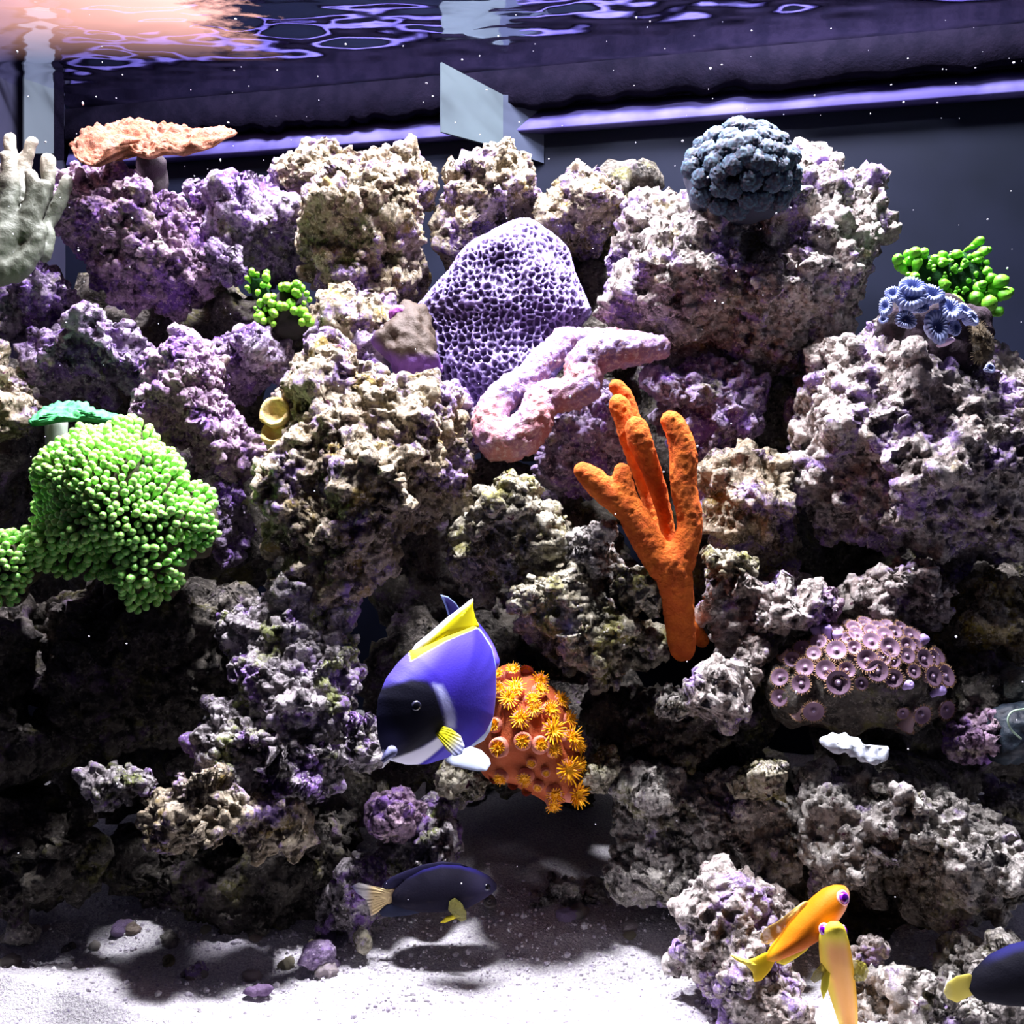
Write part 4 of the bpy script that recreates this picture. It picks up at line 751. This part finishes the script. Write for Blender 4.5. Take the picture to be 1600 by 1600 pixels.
board('strip', [P(38,240,1.60), P(84,240,1.64), P(84,92,1.64), P(38,72,1.60)], .004, plain('pale_strip', (.09, .115, .13), .6, spec=.1), root); board('edge', [P(85,250,1.64), P(100,250,1.66), P(100,92,1.66), P(85,92,1.64)], .006, bl, root)

# drifting specks in the water
iv, it = ico(1); rg = np.random.RandomState(9); gV = []; gF = []
for k in range(330):
    d_ = rg.uniform(.9, 1.38); x = rg.uniform(0, 1600); y = rg.uniform(20, 620) if k < 250 else rg.uniform(20, 1500); d_ = d_ if k < 250 else rg.uniform(.95, 1.0); s_ = rg.gamma(2.0, .0002)+.0003
    gV.append(iv*s_*rg.uniform(.5, 1.4, (1, 3))+P(x, y, d_)); gF.append(it+k*len(iv))
tag(solid('water_specks', np.concatenate(gV), np.concatenate(gF), plain('speck', (.8, .8, .9), .6)), 'tiny pale specks drifting in the water', 'specks', None, 'stuff')
# ------------------------------------------------------------------ fish
skin = attr_mat('fish_skin', .6, .12, bs=.10, bscale=500.); dark_skin = attr_mat('dark_fish_skin', .7, .04, bs=.2, bscale=500.); fin_m = attr_mat('fin_skin', .6, .1, alpha=.95); clear_fin = attr_mat('clear_fin_skin', .4, .3, alpha=.55)
def mixc(base, *layers):
    c = np.array(base)[None]*np.ones((len(layers[0][0]), 1)) if layers else None
    for w, col in layers: c = c*(1-w[:, None])+np.array(col)[None]*w[:, None]
    return c
def sheet(name, poly, fr, T, colf, mat, parent, sub=5, off=0., soft=0, ridge=0., rpx=None):
    pw = Pillow(poly, 0, T, frame=fr, soft=soft); U, Tr = ico(sub); a, b, V = pw.verts(U); V = V+fr.n*off; px, py = fr.pix(a, b)
    if ridge: ang = np.arctan2(py-rpx[1], px-rpx[0]); V = V+fr.n*(ridge*np.sin(ang*rpx[2]))[:, None]
    return solid(name, V, Tr, mat, parent, col=colf(px, py))
def const(c): return lambda px, py: np.ones((len(px), 3))*np.array(c)
def eye(parent, p, n, r, iris, pupil=(.004, .004, .006), ratio=.62):
    V, Tr = lathe([(1., -.3), (1., .0), (.86, .34), (.66, .52), (.5, .60), (.3, .66), (.02, .68)], 20); fm = [0 if i // 20 % 6 < 3 else 1 for i in range(len(Tr)//2)]*2
    m1 = plain('iris', iris, .25, spec=.6); m2 = plain('pupil', pupil, .15, spec=.7); o = link('eye', mk_mesh('eye', V*r, Tr, [m1, m2], None, True, fm), p-base_of(parent), parent, quat(n)); return o

# blue tang with yellow back fin
fr = Frame(685, 1095, .985, (math.cos(.62), math.sin(.62), 0), (0, 0, 1)); root = empty('tang_fish', P(690, 1195, .985), 'blue tang with black face and yellow back fin facing left', 'fish')
body = [(597,1176),(590,1150),(588,1120),(591,1090),(603,1060),(622,1035),(642,1016),(690,992),(740,974),(752,985),(768,1010),(775,1040),(775,1085),(771,1120),(758,1146),(735,1166),(700,1184),(668,1194),(635,1195),(608,1188)]
def tang_col(px, py):
    s = lambda poly, w=3: sstep(sdist(px, py, poly), -w, w)
    n = fbm(np.stack([px/14, py/14, 0*px], 1), 2, 3)*2
    pale = s([(590,1080),(640,1020),(700,985),(650,1040),(610,1080)], 14)
    rim = 1-sstep(sdist(px, py, body), 1, 5)
    c = mixc((.030, .014, .31), (sstep(px+.3*py+n, 950, 1110), (.05, .035, .37)), (pale*.5, (.22, .20, .62)), (rim*sstep(px, 730, 760), (.42, .62, .85)),
             (s([(636,1032),(650,1023),(690,1001),(722,988),(750,977),(750,950),(700,950),(640,1010)], .8), (.62, .54, .004)), (s([(656,1064),(668,1066),(680,1090),(688,1115),(690,1132),(676,1130),(668,1098)], 4), (.42, .44, .80)),
             (s([(560,1200),(560,1090),(604,1070),(630,1058),(650,1060),(660,1075),(668,1105),(676,1132),(668,1144),(640,1168),(616,1190),(606,1200)], 4), (.006, .006, .016)),
             (s([(575,1190),(575,1100),(592,1090),(600,1130),(618,1150),(618,1180),(600,1200)], 12)*.6, (.035, .035, .10)),
             (s([(612,1184),(645,1164),(668,1144),(682,1152),(668,1172),(650,1200),(615,1200)], 2.5), (.78, .79, .90)),
             (s([(590,1176),(598,1172),(606,1180),(614,1188),(606,1194),(596,1186)], 2), (.70, .74, .92)),
             (s([(664,1192),(690,1155),(705,1182),(690,1194)], 3), (.10, .08, .50)))
    return c
pw = Pillow(body, 0, .026, frame=fr, soft=3, bulge=.85); U, Tr = ico(6); U = U.copy(); U[:, 1] *= np.abs(U[:, 1])**.7; r_ = np.sqrt(np.maximum(1e-9, 1-ico(6)[0][:, 1]**2)); a, b, V = pw.verts(U); px, py = fr.pix(a, b); solid('body', V, Tr, skin, root, col=tang_col(px, py))
def dors(px, py):
    up = sdist(px, py, [(630,1040),(640,1012),(668,988),(700,958),(738,925),(790,900),(790,1100),(630,1100)])
    return mixc((.80, .72, .01), (1-sstep(up, 6, 11), (.74, .76, .92)), (sstep(-px, -650, -640), (.60, .62, .85)))
sheet('back_fin', [(636,1030),(648,1008),(668,992),(700,964),(722,948),(739,934),(739,950),(743,966),(750,980),(720,990),(690,1000),(660,1022),(645,1030)], fr, .0035, dors, fin_m, root, 5)
white = (.50, .56, .72)
sheet('anal_fin', [(722,1174),(745,1158),(762,1140),(770,1115),(774,1122),(770,1142),(760,1158),(742,1168),(728,1178)], fr, .0025, const((.62, .72, .90)), fin_m, root, 4, -.004)
fr2 = Frame(730, 1188, .965, (.95, -.1, -.28), (.1, .5, .9))
sheet('pelvic_fin', [(694,1188),(710,1176),(735,1166),(752,1172),(764,1184),(767,1194),(760,1205),(746,1205),(726,1201),(706,1196)], fr2, .002, lambda px, py: mixc(white, (sstep(py-.3*(px-700), 1190, 1206), (.45, .45, .85))), fin_m, root, 5)
fr3 = Frame(698, 1155, .955, (.9, -.3, -.3), (.1, .3, .95)); 
sheet('pectoral_fin', [(671,1136),(684,1132),(704,1138),(720,1150),(726,1166),(722,1178),(710,1182),(698,1172),(684,1152)], fr3, .0012, lambda px, py: mixc((.86, .80, .02), (sstep(px+py, 1852, 1895), (.42, .46, .80))), fin_m, root, 5, 0, 0, .0002, (668, 1132, 60))
V, Tr = capsules([[(P(612,1174,.938), .0050), (P(604,1181,.935), .0034), (P(600,1187,.934), .0024)]], 14); solid('mouth', V, Tr, plain('mouth', (.03, .03, .08), .6, (.16, .17, .30), 60., spec=.1), root)
# tail stalk bends away behind the body to the tail fin
rear = [(P(765,1035,1.055), .010), (P(757,1010,1.085), .009), (P(742,985,1.10), .008), (P(722,965,1.105), .007)]; V, Tr = capsules([rear], 12); solid('tail_stalk', V, Tr, plain('tang_blue', (.075, .05, .5), .45), root)
fr4 = Frame(705, 955, 1.105, (.8, .6, 0), (0, 0, 1)); sheet('tail_fin', [(688,929),(700,932),(712,942),(722,958),(730,975),(716,985),(706,985),(702,968),(696,948)], fr4, .002, lambda px, py: mixc((.035, .03, .14), (1-sstep(sdist(px, py, [(688,929),(700,932),(712,942),(722,958),(730,975),(716,985),(706,985),(702,968),(696,948)]), .5, 2.5), (.40, .55, .90))), fin_m, root, 5)
p, n = pw.surf(632, 1098); eye(root, p-n*.004, n, 9/F, (.03, .03, .06), ratio=.8)

# dark damsel with pale yellow tail
fr = Frame(665, 1393, 1.065); root = empty('damsel_fish', P(665, 1433, 1.065), 'dark damselfish with pale yellow tail low over the sand', 'fish')
db = [(612,1398),(618,1388),(635,1372),(660,1358),(690,1350),(720,1352),(745,1360),(765,1370),(777,1382),(776,1390),(762,1400),(745,1410),(730,1418),(700,1423),(660,1424),(630,1418),(613,1412)]
def dcol(px, py):
    n = np.sin(px*1.1+np.sin(py*1.3)*1.5)*np.sin(py*1.2); return mixc((.010, .009, .018), (sstep(px, 715, 770), (.028, .024, .055)), (sstep(n, .3, .9)*.35*sstep(py, 1375, 1395), (.035, .028, .035)), (sstep(-sdist(px, py, db), -3, 0)*sstep(-py, -1375, -1355), (.02, .016, .12)))
pw = Pillow(db, 0, .020, frame=fr, soft=3, bulge=.85); U, Tr = ico(5); a, b, V = pw.verts(U); px, py = fr.pix(a, b); solid('body', V, Tr, dark_skin, root, col=dcol(px, py))
sheet('back_fin', [(596,1384),(604,1374),(630,1362),(660,1351),(690,1346),(730,1350),(735,1358),(690,1360),(640,1374),(615,1390),(600,1392)], fr, .002, const((.018, .016, .05)), fin_m, root, 4)
sheet('anal_fin', [(592,1424),(605,1412),(625,1410),(655,1418),(665,1424),(640,1430),(612,1433),(596,1432)], fr, .002, const((.016, .02, .045)), fin_m, root, 4)
sheet('tail_fin', [(620,1388),(600,1388),(580,1384),(560,1379),(549,1384),(556,1394),(572,1406),(577,1420),(579,1432),(590,1426),(602,1414),(618,1410)], fr, .002, lambda px, py: mixc((.62, .48, .24), (sstep(-px, -585, -570), (.50, .48, .46)), (sstep(-px-.5*(1400-py), -572, -555), (.10, .09, .24)), (sstep(px, 604, 618), (.20, .12, .08))), fin_m, root, 5, 0, 0, .0005, (625, 1398, 60))
sheet('pectoral_fin', [(722,1398),(712,1391),(704,1396),(702,1410),(712,1420),(722,1428),(730,1424),(730,1412)], fr, .0012, const((.34, .32, .08)), clear_fin, root, 4, .021, 0, .0006, (723, 1398, 40))
sheet('pelvic_fin', [(688,1436),(698,1426),(712,1422),(722,1426),(710,1430),(696,1436)], fr, .002, const((.70, .60, .04)), fin_m, root, 4, .010)
p, n = pw.surf(762, 1380); eye(root, p-n*.001, n, 7/F, (.02, .02, .05))

# orange anthias
fr = Frame(1250, 1455, .895, (1, -.12, 0), (0, 0, 1)); root = empty('anthias_fish', P(1235, 1535, .895), 'orange anthias seen from its side at the lower right', 'fish')
ab = [(1326,1390),(1328,1400),(1322,1418),(1310,1436),(1298,1448),(1280,1466),(1255,1482),(1228,1494),(1208,1502),(1196,1500),(1200,1486),(1215,1468),(1232,1444),(1250,1424),(1272,1402),(1290,1388),(1306,1383),(1320,1384)]
acol = lambda px, py: mixc((.50, .115, .003), (sstep((px-1196)*.62-(1500-py), -4, 34), (.60, .14, .03)), (sstep(-(px-1196)*.62+(1500-py), 4, 26), (.46, .135, .002)), (sstep(-px, -1225, -1200), (.54, .24, .005)), (sstep(px-1300+.5*(py-1400), 10, 30), (.92, .42, .26)))
pw = Pillow(ab, 0, .016, frame=fr, soft=3, bulge=.85); U, Tr = ico(5); a, b, V = pw.verts(U); px, py = fr.pix(a, b); solid('body', V, Tr, skin, root, col=acol(px, py))
yel = lambda px, py: mixc((.70, .46, .01), (sstep(-px, -1190, -1160)*.6, (.66, .58, .12)))
sheet('tail_fin', [(1212,1488),(1196,1488),(1178,1497),(1160,1501),(1138,1490),(1152,1502),(1166,1508),(1176,1520),(1178,1534),(1190,1532),(1204,1516),(1212,1500)], fr, .002, yel, fin_m, root, 5)
sheet('back_fin', [(1190,1474),(1188,1462),(1196,1450),(1215,1440),(1240,1420),(1262,1403),(1262,1412),(1240,1436),(1215,1466),(1200,1476)], fr, .0007, const((.56, .38, .08)), clear_fin, root, 4)
sheet('anal_fin', [(1212,1504),(1228,1490),(1252,1480),(1270,1468),(1262,1484),(1246,1496),(1226,1508)], fr, .0018, const((.88, .72, .06)), fin_m, root, 4)
sheet('pelvic_fin', [(1290,1452),(1300,1440),(1310,1434),(1308,1444),(1300,1456),(1292,1462)], fr, .0018, const((.92, .50, .10)), fin_m, root, 4, .006)
p, n = pw.surf(1316, 1397); e = eye(root, p-n*.0012, n, 8.5/F*.95, (.22, .02, .50), (.03, .0, .10))
V, Tr = lathe([(1.25, -.4), (1.3, 0), (1.0, .22), (.9, .1)], 20); solid_ring = link('eye_ring', mk_mesh('eye_ring', V*8.5/F*.95, Tr, plain('eye_ring', (.88, .45, .62), .4)), (0, 0, 0), e)

# yellow anthias swimming up to the viewer, seen along its back
root = empty('anthias_fish', P(1320, 1640, .90), 'yellow anthias swimming upward seen from its back', 'fish'); st = [(1304,1440,6,-.025),(1303,1448,15,-.022),(1302,1460,20,-.018),(1304,1480,23,-.01),(1308,1510,24,0),(1314,1540,22,.012),(1320,1570,19,.025),(1325,1600,15,.04),(1328,1630,11,.05),(1330,1655,7,.055)]
seg = 32; ang = np.linspace(0, 2*math.pi, seg, endpoint=False); V = []; C = []
for (x, y, r, dd) in st:
    p = P(x, y, .89+dd); k = r/F*.89; V.append(p+np.outer(np.cos(ang), [k, 0, 0])+np.outer(np.sin(ang), [0, -k*1.25, k*.35]))
    l_ = np.cos(ang); C.append(mixc((.74, .36, .10), (sstep(l_, .2, .8), (.74, .38, .005)), (sstep(-l_, .55, .95), (.70, .52, .05)), (np.full(seg, float(y < 1475))*.8, (.88, .78, .05))))
m_ = len(st); U_ = np.concatenate(V); C_ = np.concatenate(C); tt = np.linspace(0, m_-1, 50); Vr = U_.reshape(m_, seg, 3); Cr = C_.reshape(m_, seg, 3)
i0 = np.minimum(np.floor(tt).astype(int), m_-2); f_ = (tt-i0)[:, None, None]; gth = lambda A: (lambda p0, p1, p2, p3: .5*(2*p1+(p2-p0)*f_+(2*p0-5*p1+4*p2-p3)*f_**2+(3*p1-p0-3*p2+p3)*f_**3))(A[np.maximum(i0-1, 0)], A[i0], A[i0+1], A[np.minimum(i0+2, m_-1)])
V = gth(Vr).reshape(-1, 3); C = np.clip(gth(Cr).reshape(-1, 3), 0, 1); n_ = 50; i = np.arange(n_-1)[:, None]*seg; j = np.arange(seg)[None]; j2 = (j+1) % seg; q = np.stack([i+j, i+j2, i+seg+j2, i+seg+j], -1).reshape(-1, 4)
Tq = np.concatenate([q[:, [0, 2, 1]], q[:, [0, 3, 2]]]); cap0 = len(V); V = np.vstack([V, V[:seg].mean(0), V[-seg:].mean(0)]); C = np.vstack([C, C[0], C[-1]])
Tq = np.concatenate([Tq, [[cap0, a_, (a_+1) % seg] for a_ in range(seg)], [[cap0+1, cap0-seg+(a_+1) % seg, cap0-seg+a_] for a_ in range(seg)]]); solid('body', V, Tq, skin, root, col=C)
fr = Frame(1320, 1515, .885, (1, .2, 0), (0, .2, 1)); sheet('pectoral_fin', [(1326,1500),(1340,1500),(1352,1504),(1358,1518),(1352,1532),(1338,1534),(1328,1522)], fr, .001, const((.72, .66, .10)), clear_fin, root, 4, 0, 0, .0006, (1326, 1508, 50))
fr = Frame(1285, 1520, .885, (1, -.3, 0), (0, .2, 1)); sheet('pectoral_fin', [(1292,1502),(1284,1504),(1272,1518),(1266,1530),(1272,1536),(1284,1530),(1292,1520)], fr, .001, const((.72, .66, .10)), clear_fin, root, 4, 0, 0, .0006, (1292, 1508, 50))
sheet('pelvic_fin', [(1290,1510),(1284,1525),(1282,1545),(1286,1562),(1294,1545),(1298,1520)], fr, .001, const((.86, .78, .06)), fin_m, root, 4)
for x, y, n in ((1288, 1453, (-.75, -.6, .1)), (1318, 1456, (.8, -.55, .1))):
    n = nrm(n); e = eye(root, P(x, y, .868), n, 8/F*.88, (.40, .05, .70), (.12, .0, .30)); link('eye_ring', mk_mesh('eye_ring', lathe([(1.25, -.4), (1.3, 0), (1.0, .22), (.9, .1)], 20)[0]*8/F*.88, lathe([(1.25, -.4), (1.3, 0), (1.0, .22), (.9, .1)], 20)[1], plain('eye_ring', (.88, .60, .72), .4)), (0, 0, 0), e)

# black fish with yellow tail at the right edge
fr = Frame(1590, 1520, .90, (1, -.1, 0)); root = empty('damsel_fish', P(1590, 1570, .90), 'black damselfish with yellow tail cut by the right edge', 'fish')
kb = [(1512,1545),(1520,1520),(1545,1495),(1580,1478),(1620,1468),(1670,1468),(1710,1500),(1712,1530),(1680,1560),(1620,1572),(1560,1568),(1525,1560)]
sheet('body', kb, fr, .020, lambda px, py: mixc((.004, .004, .007), (sstep(-sdist(px, py, kb), -7, 0)*sstep(-py, -1510, -1480), (.01, .01, .06))), dark_skin, root, 5, 0, 3)
sheet('tail_fin', [(1530,1535),(1515,1521),(1495,1525),(1480,1535),(1474,1550),(1480,1560),(1495,1567),(1512,1558),(1528,1552)], fr, .002, lambda px, py: mixc((.40, .34, .06), (sstep(-px, -1490, -1476)*.5, (.30, .30, .16)), (sstep(px, 1514, 1528), (.02, .02, .03))), fin_m, root, 5)
